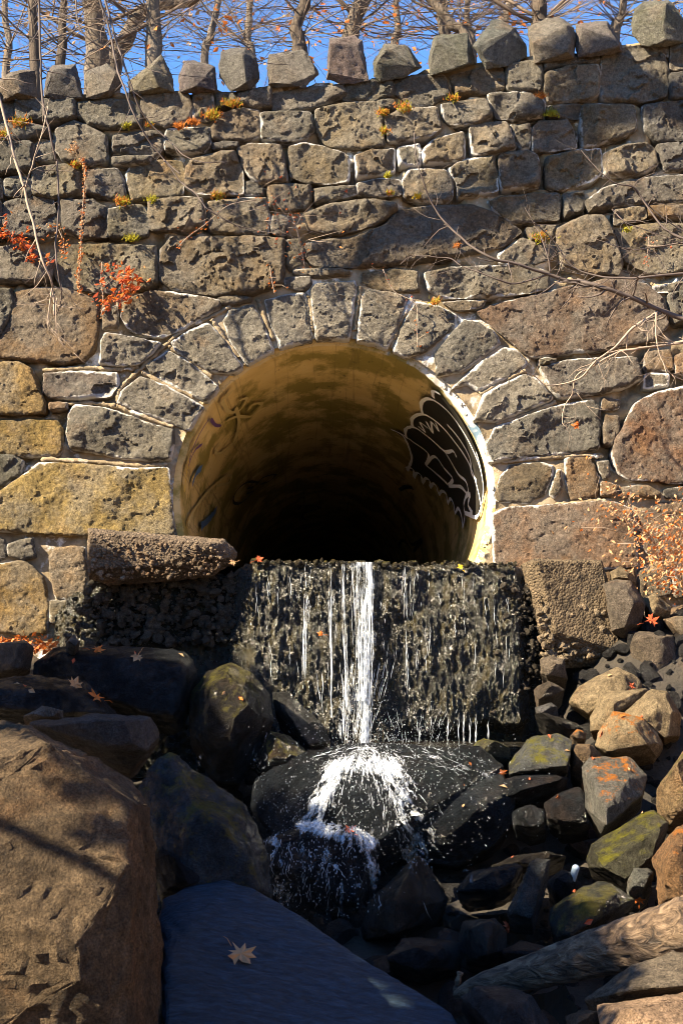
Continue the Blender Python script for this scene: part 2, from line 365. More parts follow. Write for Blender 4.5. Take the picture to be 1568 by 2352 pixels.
def rock_mesh(P, level=4, sharp=22, rough=0.05, chips=3, seed=0, fine=0.012, strata=0.0, merge=0.955):
    """a broken rock: flat split faces through the points P, corners knocked off, worn edges, rough surface"""
    rg = np.random.default_rng(seed); bm = bmesh.new()
    for p in P: bm.verts.new(tuple(p))
    r = bmesh.ops.convex_hull(bm, input=bm.verts[:])
    bmesh.ops.delete(bm, geom=list({g for k in ('geom_interior', 'geom_unused') for g in r[k] if isinstance(g, bmesh.types.BMVert)}), context='VERTS')
    A = np.array([v.co[:] for v in bm.verts]); lo, hi = A.min(0), A.max(0); c = (lo + hi) / 2; L = float(np.cbrt(np.prod(hi - lo)))
    bmesh.ops.dissolve_limit(bm, angle_limit=math.acos(merge) * 0.8, verts=bm.verts[:], edges=bm.edges[:])
    for k in range(chips + 1):
        v = A[rg.integers(len(A))]; d = (v - c) / L + rg.normal(size=3) * 0.22; d /= np.linalg.norm(d)
        sup = max((np.array(w.co[:]) - c) @ d for w in bm.verts); co = c + d * sup * rg.uniform(0.84, 0.95)
        q = bmesh.ops.bisect_plane(bm, geom=bm.verts[:] + bm.edges[:] + bm.faces[:], plane_co=co.tolist(), plane_no=d.tolist(), clear_outer=True)
        ed = [e for e in bm.edges if len(e.link_faces) == 1]
        if ed: bmesh.ops.holes_fill(bm, edges=ed, sides=0)
    if sharp < 30: bmesh.ops.bevel(bm, geom=bm.edges[:], offset=L * (0.03 if sharp < 18 else 0.014), segments=2 if sharp < 18 else 1, affect='EDGES', clamp_overlap=True)
    else: bmesh.ops.bevel(bm, geom=bm.edges[:], offset=L * 0.007, segments=1, affect='EDGES', clamp_overlap=True)
    bmesh.ops.triangulate(bm, faces=bm.faces[:]); step = L / {3: 14, 4: 24, 5: 40, 6: 60}[level] * 2.1
    for _ in range(5):
        ed = [e for e in bm.edges if e.calc_length() > step * 4]
        if not ed: break
        bmesh.ops.subdivide_edges(bm, edges=ed, cuts=1); bmesh.ops.triangulate(bm, faces=bm.faces[:])
    bmesh.ops.remove_doubles(bm, verts=bm.verts[:], dist=L * 0.002); bmesh.ops.triangulate(bm, faces=bm.faces[:]); bmesh.ops.recalc_face_normals(bm, faces=bm.faces[:])
    bm.verts.index_update(); V = np.array([v.co[:] for v in bm.verts]); F = np.array([[v.index for v in f.verts] for f in bm.faces]); bm.free()
    for _ in range(2): V, F = split4(V, F)
    N = normals(V, F); o = seed * 3.17
    d = fbm(V / L * 1.6 + o, 3, 0.5) * rough * 0.9 * L + fbm(V / L * 4.5 + o + 50, 4, 0.58, True) * rough * 0.35 * L
    d += fbm(V * 24 + o, 4, 0.62) * fine * 0.85 + np.clip(fbm(V / L * 3 + o + 80, 3, 0.6) - 0.18, 0, 1) * -0.04 * L * min(1, rough / 0.03)
    if strata: d += np.abs(perlin(np.c_[V[:, 0] * 1.5, V[:, 1] * 1.5, V[:, 2] * 22 + V[:, 0] * 5])) * strata
    return V + N * d[:, None], F
def rock_points(P2, Y, thick, front=None, drop=0.0):
    """3-D corner points of a rock whose outline P2 (photo pixels) stands Y metres along, thick metres deep"""
    A = np.array([p[:2] for p in P2], float); c = A.mean(0); out = []
    for p in P2: out.append(at(p[0], p[1], Y + (p[2] if len(p) > 2 else 0)))
    if front is None:
        sk = np.array([0.10 * math.sin(A[0, 0] * 3.1), 0.10 * math.cos(A[0, 1] * 1.7) - 0.03]) * np.ptp(A, 0)
        for k, p in enumerate(A): q = c + (p - c) * (0.62 + 0.22 * math.sin(k * 2.4 + A[0, 0])) + sk; out.append(at(q[0], q[1], Y - thick * (0.38 + 0.18 * math.sin(k * 1.9 + c[0]))))
    else:
        for p in front: out.append(at(p[0], p[1], Y - p[2]))
    for p in A:
        q = c + (p - c) * 0.8; v = at(q[0], q[1], Y + thick); v.z -= drop; out.append(v)
    return out

def stone_mesh(poly, seed, out=0.02, H=0.045, facet=1.0, step=0.0125, back=0.13, grow_=0.011):
    """a rough-faced wall stone: outline poly (x,z) on the wall plane, broken face standing proud of it"""
    rg = np.random.default_rng(seed); A = np.array(poly)
    B = np.roll(A, -1, 0); A = np.stack([A * 0.93 + B * 0.07, A * 0.07 + B * 0.93], 1).reshape(-1, 2)
    B = np.roll(A, -1, 0); L = np.linalg.norm(B - A, axis=1); n = max(24, int(L.sum() / step)); cum = np.concatenate([[0], np.cumsum(L)])
    s = np.arange(n) / n * cum[-1]; k = np.searchsorted(cum, s, 'right') - 1; f = (s - cum[k]) / L[k]
    R = A[k] * (1 - f[:, None]) + B[k] * f[:, None]
    area = 0.5 * np.sum(A[:, 0] * B[:, 1] - B[:, 0] * A[:, 1])
    c = (A + B) * (A[:, 0] * B[:, 1] - B[:, 0] * A[:, 1])[:, None]; c = c.sum(0) / (6 * area)
    jit = fbm(np.c_[R * 16, np.full(n, seed * 1.3)], 3) * 0.012
    dn = (R - c) / np.linalg.norm(R - c, axis=1)[:, None]; R = R + dn * (jit + grow_)[:, None]
    if area < 0: R = R[::-1].copy()
    lo_, hi_ = R.min(0), R.max(0); gx_ = np.arange(lo_[0], hi_[0], step); gy_ = np.arange(lo_[1], hi_[1], step * 0.866)
    GX_, GY_ = np.meshgrid(gx_, gy_, indexing='ij'); GX_ = GX_ + (np.arange(len(gy_)) % 2)[None, :] * step / 2
    Q = np.c_[GX_.ravel(), GY_.ravel()] + rg.normal(size=(GX_.size, 2)) * step * 0.13
    a_, b_ = R, np.roll(R, -1, 0); ab = b_ - a_; ins = np.zeros(len(Q), bool); dist = np.full(len(Q), 9.0)
    for k_ in range(len(R)):
        x1, y1 = a_[k_]; x2, y2 = b_[k_]
        cr_ = ((y1 > Q[:, 1]) != (y2 > Q[:, 1])); xi = (x2 - x1) * (Q[:, 1] - y1) / ((y2 - y1) if y2 != y1 else 1e-12) + x1; ins ^= cr_ & (Q[:, 0] < xi)
        t_ = np.clip(((Q - a_[k_]) @ ab[k_]) / (ab[k_] @ ab[k_] + 1e-12), 0, 1); dist = np.minimum(dist, np.hypot(*(Q - a_[k_] - t_[:, None] * ab[k_]).T))
    ok = ins & (dist > step * 0.5); Q = Q[ok]; dist = dist[ok]
    from mathutils.geometry import delaunay_2d_cdt
    res = delaunay_2d_cdt([Vector(p) for p in np.vstack([R, Q])], [(k_, (k_ + 1) % n) for k_ in range(n)], [], 1, 1e-6)
    X = np.array([v[:] for v in res[0]]); TF = [tuple(f) for f in res[2]]
    d0 = np.concatenate([np.zeros(n), dist]); e = np.array([d0[o_[0]] if o_ else 0.0 for o_ in res[3]])
    bidx = {o_: k_ for k_, ol in enumerate(res[3]) for o_ in ol if o_ < n}; ring = [bidx[k_] for k_ in range(n)]
    edge = np.clip(1 - e / 0.05, 0, 1)
    rise = H * (1 - np.exp(-(e / 0.008)))
    size = math.sqrt(abs(area))
    P3 = np.c_[X, np.full(len(X), seed * 0.77)]
    XW = X + np.c_[fbm(P3 * 9, 3), fbm(P3 * 9 + 5, 3)] * 0.06
    pl = []
    for j in range(12):
        g = rg.normal(size=2) * 0.40; p0 = c + rg.normal(size=2) * size * 0.33
        pl.append((XW - p0) @ g + rg.normal() * 0.006)
    pl = np.stack(pl); fc = np.max([np.minimum(np.minimum(pl[3 * q], pl[3 * q + 1]), pl[3 * q + 2] + 0.015) for q in range(4)], 0)
    fc = np.clip(fc, -0.035, 0.07)
    mask = 1 - np.exp(-e / 0.012)
    K = max(6, int(abs(area) / 0.010)); st_ = X[rg.integers(0, len(X), K)] + rg.normal(size=(K, 2)) * 0.01
    sc_ = np.array([1.0, rg.uniform(1.0, 1.7)]); d2 = (((XW[:, None, :] - st_[None]) * sc_) ** 2).sum(2); ix = np.argpartition(d2, 3, axis=1)[:, :3]
    gk = rg.normal(size=(K, 2)) * 0.34; hk = rg.normal(size=K) * 0.004
    ce = np.max([hk[ix[:, q]] + ((XW - st_[ix[:, q]]) * gk[ix[:, q]]).sum(1) for q in range(3)], 0)
    ce = np.clip(ce - np.median(ce), -0.02, 0.04)
    w = fbm(P3 * 24, 5, 0.66) * 0.015
    h = out + rise + mask * (fc * facet * 0.7 + ce * facet * 0.6 + w * (0.5 + 0.5 * facet)) + fbm(P3 * 60, 2, 0.6) * 0.007
    h = np.maximum(h, out - 0.012)
    m_ = len(X); V = np.c_[X[:, 0], -h, X[:, 1]]; V = np.vstack([V, np.c_[X[ring][:, 0], np.full(n, back), X[ring][:, 1]]])
    F = [f for f in TF] + [(ring[k_], m_ + k_, m_ + (k_ + 1) % n, ring[(k_ + 1) % n]) for k_ in range(n)]
    return V, F, np.concatenate([edge, np.ones(n)])

# ------------------------------------------------------------------ the ground
PIPE_C = at(768, 1137, 0.0); PR = 1.2                       # the round opening in the wall plane
SILL = at(800, 1293, -0.6).z
def bed_z(y):
    return float(np.interp(y, [-60, -12, -7, -5, -4, -3, -2, -1, 0.3], [-2.2, -0.6, -0.15, 0.12, 0.25, 0.40, 0.62, 0.95, 1.1]))
xs = np.unique(np.concatenate([np.linspace(-3.2, 3.2, 60), -np.geomspace(3.2, 70, 24), np.geomspace(3.2, 70, 24)]))
ys = np.unique(np.concatenate([np.linspace(-6.5, 0.3, 60), -np.geomspace(6.5, 80, 22)]))
GX, GY = np.meshgrid(xs, ys, indexing='ij'); gx = GX.ravel(); gy = GY.ravel()
bank = np.clip((np.abs(gx) - 2.2) / 9, 0, 1)
gz = np.array([bed_z(v) for v in gy]) + bank * bank * 7.0 + np.clip((np.abs(gx) - 1.3) / 1.5, 0, 1) * 0.25 + fbm(np.c_[gx * 1.1, gy * 1.1, gx * 0], 5) * 0.22 * np.clip(2 - bank * 1, 0.3, 1)
sm = lambda a, b, v: np.clip((v - a) / (b - a), 0, 1) ** 2 * (3 - 2 * np.clip((v - a) / (b - a), 0, 1))
gz += sm(1.2, 2.0, gx) * sm(-2.2, -0.5, gy) * 1.0 + sm(-1.7, -2.2, gx) * sm(-2.0, -0.6, gy) * 0.65
nx, ny = len(xs), len(ys)
gf = [(i * ny + j, (i + 1) * ny + j, (i + 1) * ny + j + 1, i * ny + j + 1) for i in range(nx - 1) for j in range(ny - 1)]
obj('ground', mesh('ground', np.c_[gx, gy, gz], gf, M['ground']), kind='structure')
topl = [(-400, 235), (0, 222), (200, 215), (400, 205), (640, 195), (800, 185), (1000, 155), (1200, 130), (1400, 105), (1568, 85), (1900, 60)]
TX = [at(a, b, 0).x for a, b in topl]; TZ = [at(a, b, 0).z for a, b in topl]
def top_z(x): return float(np.interp(x, TX, TZ))
ex = np.concatenate([-np.geomspace(8, 120, 14)[::-1], np.linspace(-7, 7, 29), np.geomspace(8, 120, 14)]); ey = np.concatenate([np.linspace(0.35, 6, 20), np.geomspace(7, 200, 16)])
EX, EY = np.meshgrid(ex, ey, indexing='ij'); e1 = EX.ravel(); e2 = EY.ravel()
ez = np.array([top_z(v) for v in e1]) - 0.12 + fbm(np.c_[e1 * 0.4, e2 * 0.4, e1 * 0], 4) * 0.25 - np.clip(e2 - 4, 0, 200) * 0.02
n2 = len(ey); ef = [(i * n2 + j, (i + 1) * n2 + j, (i + 1) * n2 + j + 1, i * n2 + j + 1) for i in range(len(ex) - 1) for j in range(n2 - 1)]
obj('embankment_ground', mesh('embankment_ground', np.c_[e1, e2, ez], ef, M['litter']), kind='structure')

# ------------------------------------------------------------------ the stone wall
wall = obj('stone_wall', None, loc=(0, 0.3, 0.9), label='tall rough-stone masonry wall with a round arched opening', cat='wall')
WOFF = np.array([0, 0.3, 0.9])
def child(name, V, F, mat, parent, **kw):
    """part mesh in world coordinates under a thing"""
    o = based(name, V, F, mat, None, **kw); o.parent = parent
    p = parent; m = Matrix.Identity(4)
    while p: m = Matrix.Translation(p.location) @ m; p = p.parent
    o.matrix_parent_inverse = m.inverted(); return o
def circle_r(x, z): return np.hypot(x - PIPE_C.x, z - PIPE_C.z)
HR = PR + 0.0
gx = np.unique(np.concatenate([np.linspace(-3.4, 3.4, 250), np.linspace(-9, -3.4, 30), np.linspace(3.4, 9, 30)])); gzv = np.linspace(0, 1, 190)
X = np.repeat(gx, len(gzv)); tz = np.array([top_z(v) for v in X]); Z = 0.3 + np.tile(gzv, len(gx)) * (tz - 0.3)
r = circle_r(X, Z); near = np.abs(r - HR) < 0.03
ux, uz = (X - PIPE_C.x) / np.maximum(r, 1e-5), (Z - PIPE_C.z) / np.maximum(r, 1e-5)
X = np.where(near, PIPE_C.x + ux * HR, X); Z = np.where(near, PIPE_C.z + uz * HR, Z); r = circle_r(X, Z)
arch = np.clip(1 - (r - PR - 0.45) / 0.35, 0, 1); low = np.clip((PIPE_C.z + 0.35 - Z) / 0.4, 0, 1); fl = np.maximum(arch, low * 0.8)
P3 = np.c_[X, Z, X * 0]
rec = np.clip(fbm(P3 * 4.1, 4) * 4.0 + 0.4, 0, 1)
Y = 0.012 + fbm(P3 * 12, 4) * 0.018 + (1 - fl) * (rec * 0.10) - fl * 0.018
ng = len(gzv); F = []
keep = r > HR - 0.005
for i in range(len(gx) - 1):
    for j in range(ng - 1):
        q = (i * ng + j, (i + 1) * ng + j, (i + 1) * ng + j + 1, i * ng + j + 1)
        if keep[q[0]] and keep[q[1]] and keep[q[2]] and keep[q[3]]: F.append(q)
V = np.c_[X, Y, Z]; nV = len(V); top = [i * ng + ng - 1 for i in range(len(gx))]
BV = [(X[t], 0.62, Z[t]) for t in top]; V = np.vstack([V, BV])
F += [(top[i], top[i + 1], nV + i + 1, nV + i) for i in range(len(gx) - 1)]
child('mortar', V, F, M['mortar'], wall)

G = (0.139, 0.118, 0.088); GD = (0.102, 0.092, 0.074); GB = (0.168, 0.13, 0.082); BR = (0.18, 0.115, 0.064); YB = (0.235, 0.165, 0.062); RB = (0.185, 0.122, 0.078); LG = (0.192, 0.169, 0.132)
STONES = [  # tile, outline, colour, efflorescence
(1,'-40,465 70,460 72,555 -40,560',GD,.2),(1,'75,465 350,455 355,545 300,560 160,560 75,555',GD,.2),(1,'355,475 500,462 600,470 650,500 650,580 560,590 430,585 360,540',G,.2),
(1,'655,435 860,425 885,500 870,560 760,585 690,565 650,505',GB,.2),(1,'890,425 975,420 985,500 960,560 890,545',G,.4),(1,'990,432 1085,425 1088,478 1000,490',GD,.2),
(1,'1095,430 1245,400 1245,490 1160,495 1090,475',G,.2),(1,'1250,430 1400,405 1568,385 1600,440 1480,480 1340,505 1255,515',G,.2),
(2,'15,385 230,365 245,440 150,460 10,460',GD,.2),(2,'240,370 350,345 470,345 500,440 400,480 320,485 250,430',G,.3),(2,'500,350 700,300 740,320 745,405 640,430 530,435',GB,.3),
(2,'755,300 900,280 920,300 915,420 850,425 760,415',G,.3),(2,'925,272 1050,264 1180,252 1185,288 980,315 925,335',GD,.2),(2,'935,340 1040,308 1180,298 1180,440 1100,465 950,470 925,420',GB,.3),
(2,'1190,460 1195,260 1290,225 1400,210 1480,250 1500,330 1490,440 1380,465',G,.3),(2,'1425,208 1495,200 1498,262 1470,240',G,.2),(2,'1510,200 1640,185 1640,320 1510,322',G,.2),(2,'1505,340 1640,330 1640,450 1512,450',GD,.2),
(1,'-40,568 60,562 150,575 220,592 225,622 120,640 0,648 -40,648',GD,.2),(1,'-40,660 130,650 155,670 155,780 60,790 -40,800',GD,.2),(1,'165,660 250,652 252,738 170,735',GD,.3),
(1,'260,600 340,558 420,590 490,630 495,740 400,765 290,735 260,690',G,.3),(1,'520,620 740,597 745,690 700,725 620,715 520,700',G,.5),(1,'770,597 965,588 968,670 930,705 830,705 765,690 757,640',G,.9),
(1,'972,590 1020,530 1110,502 1190,512 1195,630 1130,645 976,648',GB,.4),(1,'977,660 1090,655 1095,685 980,690',GD,.3),(1,'1200,522 1420,520 1440,600 1400,640 1300,653 1205,640',G,.5),
(1,'1450,505 1568,478 1720,467 1755,560 1765,670 1660,680 1500,670 1460,610',GB,.3),(2,'162,468 238,458 243,498 172,508',GD,.2),(2,'202,548 260,512 430,497 455,590 400,630 215,658',GB,.4),
(2,'462,482 660,457 690,540 640,570 500,575 470,540',G,.8),(2,'672,442 700,432 860,430 930,480 920,545 850,550 712,550',G,.8),(2,'952,487 1092,478 1088,545 1000,545 952,530',GD,.3),
(2,'1102,482 1340,482 1350,600 1260,640 1112,678 1097,600',GB,.4),(2,'1380,487 1640,460 1640,640 1450,650 1395,600',GD,.4),
(2,'258,682 355,662 368,700 358,760 265,765',G,.8),(2,'364,702 410,647 560,602 565,730 470,745 377,755',GB,.7),(2,'587,600 602,577 760,562 800,690 700,705 602,710',GB,.7),
(2,'772,577 865,567 870,640 862,680 822,680',G,.8),(2,'880,592 910,562 1030,557 1060,600 1072,680 980,695 877,695',G,.5),
(4,'62,65 120,38 243,30 243,130 180,150 67,168',GB,.9),(3,'1327,28 1400,8 1568,52 1600,72 1602,180 1500,193 1400,188 1337,160',GB,.8),(3,'1092,32 1150,12 1288,17 1308,90 1318,180 1200,188 1150,165 1120,120',GB,.6),
(3,'857,122 890,77 1000,52 1080,47 1112,150 1117,240 1000,240 900,235 852,200',GB,.5),(3,'582,150 602,112 720,87 833,87 843,150 838,240 740,255 612,268 587,200',GB,.5),(3,'392,132 540,127 568,170 577,250 510,263 402,240',G,.3),
(3,'152,122 300,102 368,140 373,248 290,258 152,240',G,.3),(3,'522,72 695,67 688,103 522,108',G,.4),(3,'22,167 90,157 143,172 138,248 22,240',GD,.5),(3,'-40,168 8,168 8,250 -40,258',GD,.3),(3,'1127,182 1170,177 1208,210 1208,240 1127,243',GD,.4),
(3,'22,272 140,254 240,254 258,330 248,410 180,438 32,438 12,350',GD,.3),(3,'-40,275 8,275 10,430 -40,440',GD,.2),(3,'284,263 370,268 430,268 488,302 497,340 492,438 380,438 292,400',G,.3),(3,'500,313 560,303 650,293 678,340 682,428 600,443 503,438',G,.4),
(3,'684,273 850,258 928,263 942,330 937,388 860,398 692,408',GB,.5),(3,'952,273 1100,258 1218,253 1237,330 1232,418 1100,423 962,408',GB,.4),(3,'1228,203 1330,193 1428,198 1427,270 1400,308 1300,318 1242,290',GB,.3),
(3,'1438,213 1568,203 1628,198 1637,238 1568,257 1452,282',G,.3),(4,'72,188 180,168 263,173 272,243 150,248 77,238',G,.5),(4,'278,183 312,123 478,128 512,185 507,250 478,278 380,273 292,250',GB,.6),
(4,'488,122 562,83 698,63 712,150 717,218 620,243 538,248 528,180',GB,1),(4,'722,63 850,43 897,68 907,160 902,203 800,213 733,218',GB,.8),(4,'937,68 1080,38 1188,28 1192,140 1150,178 1000,217 942,208',GB,.6),
(4,'1203,53 1300,13 1400,3 1438,33 1447,100 1400,133 1280,158 1203,158',GB,.4),(4,'1452,3 1640,-5 1640,120 1482,128',GD,.4),
(4,'678,277 720,253 997,233 997,358 900,363 792,373 702,320',GB,.4),(4,'1022,238 1113,223 1108,310 1080,323 1022,343',G,.4),(4,'1122,268 1202,208 1330,173 1568,148 1640,145 1640,270 1450,278 1250,298 1142,322',G,.5),
(4,'1252,313 1388,293 1397,348 1252,382',GB,.4),(4,'1407,298 1470,293 1640,290 1640,350 1470,350 1412,340',BR,.2),
(4,'-170,330 -60,292 60,272 150,267 250,290 255,320 180,368 0,425 -60,420 -150,400',GB,.2),(4,'195,385 262,315 420,293 600,288 700,323 827,410 740,478 560,520 400,543 230,567 80,577 -130,567 -195,470 -60,443 60,433',GB,.2),
(3,'1317,452 1378,443 1395,500 1385,575 1332,585 1313,560',GB,.2),(3,'1250,340 1300,332 1330,360 1310,425 1250,415',G,.2),
(4,'847,393 983,378 973,438 872,453',GB,.4),(4,'722,512 830,438 900,463 983,473 978,528 850,558 732,553',G,.6),(4,'988,402 1100,348 1198,338 1238,400 1287,560 1268,607 1150,607 1012,578 992,480',GB,.3),
(4,'1258,403 1310,393 1400,378 1568,373 1660,380 1660,578 1420,597 1350,568 1302,540',GB,.3),(4,'1432,662 1640,640 1640,688 1442,693',G,.6),(4,'1492,702 1640,675 1640,840 1532,830',GD,.3),
(4,'97,602 250,583 348,593 357,688 290,688 180,678 97,650',GB,.4),(4,'382,603 500,578 700,573 850,563 948,600 943,678 850,698 650,713 472,723 402,680',G,.6),(4,'462,737 660,728 640,763 522,773',GB,.4),
(6,'622,128 700,93 900,48 960,33 1100,3 1280,-32 1400,3 1473,70 1498,190 1430,258 1200,298 1000,318 890,338 830,308 742,230 692,190',RB,.4),
(3,'-40,492 60,483 170,493 247,542 237,618 150,643 -40,643',G,.2),(3,'253,560 263,512 330,473 470,468 640,473 717,478 722,648 688,677 480,687 292,668 258,620',GB,.2),
(3,'738,502 792,433 1000,443 1130,433 1307,443 1307,560 1297,658 1150,707 960,697 800,677 738,638',GB,.2),(3,'1352,583 1560,578 1608,592 1600,613 1450,622 1352,605',GB,.3),(3,'1313,628 1420,623 1432,650 1400,678 1313,668',G,.3),
(5,'-40,32 55,23 65,80 38,165 0,240 -40,240',GD,.1),(5,'65,43 170,18 300,23 420,63 452,110 447,200 437,300 390,348 300,363 150,348 0,333 -40,328 0,253 53,170',BR,.2),(5,'472,113 537,98 542,198 472,203',G,.4),
(5,'558,140 602,63 700,32 900,54 1008,74 1012,110 920,157 840,207 742,242 632,222 592,200',GB,.6),(5,'1003,63 1080,46 1160,62 1148,83 1022,97',GB,.5),
(5,'463,368 473,262 492,228 640,253 737,272 690,328 630,372 520,372',G,1),(5,'203,500 208,408 400,403 537,408 547,460 500,517 350,527 242,522',G,1),(5,'-40,368 80,362 148,393 177,470 207,540 202,588 100,597 -40,597',YB,.3),
(5,'233,547 309,547 304,574 236,579',RB,.2),(5,'-40,623 150,618 257,623 282,660 287,750 268,787 130,787 -40,778',YB,.4),(5,'308,690 318,592 352,548 480,568 570,598 700,643 797,663 797,740 782,809 700,812 560,797 430,767 332,752',G,.9),
(6,'917,377 1050,348 1350,333 1377,430 1300,475 1200,497 1000,522 960,478 927,410',G,.8),(6,'907,347 978,344 973,359 912,368',G,.5),(6,'1397,313 1508,298 1527,380 1490,398 1402,393',BR,.4),(6,'1533,330 1660,290 1660,440 1537,408',BR,.3),
(6,'1397,408 1500,412 1500,466 1388,477',G,.9),(6,'1197,523 1277,533 1268,568 1202,577',BR,.6),(6,'1207,603 1268,613 1273,680 1240,737 1202,727',BR,.4),
(8,'1342,-100 1430,-148 1568,-182 1660,-195 1660,258 1500,257 1400,242 1332,247 1272,217 1243,130 1253,60 1302,-10',(0.19,0.105,0.06),.6),
(8,'737,222 780,178 900,163 967,178 967,230 927,308 860,347 722,342 708,310',GB,.6),(8,'987,203 1008,203 1008,290 978,327 953,308',GB,.5),(8,'1022,143 1130,141 1163,180 1182,290 1168,318 1060,337 1037,280',BR,.5),
(8,'1172,163 1223,163 1228,230 1202,238',G,.6),(8,'1192,253 1262,272 1262,313 1192,317',BR,.5),(8,'1282,278 1400,273 1463,302 1457,328 1292,322',BR,.4),(8,'1482,290 1660,262 1660,328 1492,328',GD,.5),
(8,'692,402 760,373 1000,363 1110,353 1240,348 1328,382 1347,560 1347,640 1200,655 900,655 702,645 697,500',(0.23,0.14,0.08),1),(8,'1367,402 1470,353 1660,343 1660,640 1482,647 1382,560',BR,.4),
(7,'-40,315 0,303 140,205 182,168 400,178 620,193 772,188 782,330 795,500 390,503 180,497 30,482 -40,478',YB,.6),(7,'-40,132 60,128 107,160 88,218 10,272 -40,278',GD,.5),(7,'-40,512 20,522 28,600 -40,635',GD,.2),
(7,'42,542 148,513 162,598 100,607 42,590',G,.4),(7,'-40,642 100,618 148,642 197,700 227,830 217,940 120,962 -40,930',(0.22,0.15,0.055),.4),(7,'232,600 262,563 350,553 397,563 402,780 330,790 262,790 237,690',(0.33,0.24,0.14),.7),
(7,'410,515 800,515 800,640 410,640',YB,.3),(8,'1200,662 1340,657 1350,780 1210,790',BR,.3),(8,'1362,657 1500,662 1510,780 1370,785',GB,.3),(8,'1522,657 1660,652 1660,780 1527,785',GB,.3),(7,'237,800 400,800 400,900 237,900',GB,.3),
]
EXTRA = []
ry = 250.0
random.seed(3)
while ry < 1560:                                            # courses that run on past both edges of the picture
    hgt = random.uniform(75, 130)
    for x0, x1 in ((-330, -24), (1592, 1880)):
        xx = x0
        while xx < x1 - 30:
            w = min(random.uniform(90, 190), x1 - xx); sl = -(xx - 1592) * 0.06 if xx > 800 and ry < 700 else 0
            j = lambda: random.uniform(-7, 7)
            EXTRA.append((0, f'{xx+5+j()},{ry+5+j()+sl} {xx+w/2},{ry+3+j()+sl} {xx+w-5+j()},{ry+5+j()+sl} {xx+w-5+j()},{ry+hgt-5+j()+sl} {xx+w/2},{ry+hgt-4+j()+sl} {xx+5+j()},{ry+hgt-5+j()+sl}', random.choice([G, GB, GD, BR]), .3))
            xx += w
    ry += hgt
for i, (t, s, colr, ef_) in enumerate(STONES + EXTRA):
    P2 = pts(t, s); poly = [(v.x, v.z) for v in (at(a, b, -0.02) for a, b in P2)]
    rg = random.Random(i * 31 + 5); k = rg.uniform(0.82, 1.22); big = len(P2) > 8
    flat = colr in (YB, BR, RB) or t in (7, 8)
    V, F, e = stone_mesh(poly, i + 1, out=rg.uniform(0.004, 0.05), H=rg.uniform(0.012, 0.03), facet=rg.uniform(0.22, 0.42) if flat else rg.uniform(0.55, 0.95))
    child('stone', V, F, M['wall'], wall, crisp=38, attrs={'edge': e}, color=(colr[0] * k, colr[1] * k * rg.uniform(.96, 1.03), colr[2] * k * rg.uniform(.9, 1.08), ef_))
archo = obj('arch', None, wall, loc=(0, 0, 0))
VOUS = [(5,'540,545 560,490 650,425 760,465 885,525 860,590 810,645 700,605 600,570'),(5,'668,375 770,303 880,362 965,430 890,498 780,458 692,408'),
(5,'788,265 880,208 958,178 1018,242 1080,330 1045,368 970,402 880,350 812,310'),(5,'1028,170 1053,118 1163,95 1197,150 1240,260 1180,298 1103,322 1062,270'),
(5,'1218,72 1310,48 1397,38 1421,110 1426,213 1330,228 1268,243 1243,170'),(5,'1428,30 1446,-3 1568,-9 1630,-18 1636,10 1608,207 1540,212 1446,217'),
(6,'79,198 98,52 122,23 250,43 305,62 276,130 231,246 150,231'),(6,'256,248 296,160 339,78 450,98 526,142 506,200 437,258 400,297 332,282'),
(6,'434,310 503,233 562,163 620,173 698,212 731,275 638,338 546,402 482,368'),(6,'556,430 642,354 740,289 798,298 846,350 846,378 740,437 632,491 583,458'),
(6,'645,530 654,503 742,453 838,414 898,433 970,520 956,537 830,586 712,631 674,590'),(6,'708,653 840,604 1000,554 1148,529 1187,570 1182,757 1080,772 900,787 733,812 713,730')]
for i, (t, s) in enumerate(VOUS):
    poly = []
    for a, b in pts(t, s):
        v = at(a, b, -0.03); r_ = math.hypot(v.x - PIPE_C.x, v.z - PIPE_C.z); k = 1.185 / r_ if r_ < 1.31 else 1; poly.append((PIPE_C.x + (v.x - PIPE_C.x) * k, PIPE_C.z + (v.z - PIPE_C.z) * k))
    rg = random.Random(i)
    V, F, e = stone_mesh(poly, 400 + i, out=rg.uniform(0.012, 0.025), H=rg.uniform(0.015, 0.03), facet=rg.uniform(0.4, 0.65), back=0.3, grow_=0.009)
    k = rg.uniform(0.9, 1.15); c = LG if i not in (8, 11) else GD
    child('arch_stone', V, F, M['wall'], archo, crisp=38, attrs={'edge': e}, color=(c[0] * k, c[1] * k, c[2] * k, 1))
# ridges of pointing mortar between the arch stones
for i, (t, s) in enumerate([(5,'975,165 1030,245 1095,335'),(5,'1185,70 1215,150 1255,255'),(5,'1413,30 1428,120 1436,215'),(5,'775,285 870,345 975,425'),(5,'655,405 770,465 890,515'),(5,'535,558 660,605 800,655'),
        (6,'88,10 72,110 60,210'),(6,'325,65 280,150 240,250'),(6,'735,285 640,345 545,412'),(6,'845,395 740,448 635,503'),(6,'985,540 840,598 708,642'),(5,'540,540 560,470 650,385 760,280 860,200 980,145 1060,100'),(5,'200,395 400,385 560,390 640,380'),(5,'300,550 420,545 530,560'),(6,'730,818 900,800 1110,785 1200,790'),(7,'190,150 400,160 620,178 770,175'),(8,'760,160 900,140 1010,135'),(8,'980,360 1120,345 1240,335')]):
    P = spline([at(a, b, -0.012) for a, b in pts(t, s)], 14)
    R = [0.017 * (0.75 + 0.5 * random.random()) for _ in P]
    V, F = tube(P, R, 7); V = V + np.c_[fbm(V * 30, 2), fbm(V * 30 + 9, 2) * 0.6, fbm(V * 30 + 4, 2)] * 0.016
    child('mortar_ridge', V, F, M['mortar'], archo)
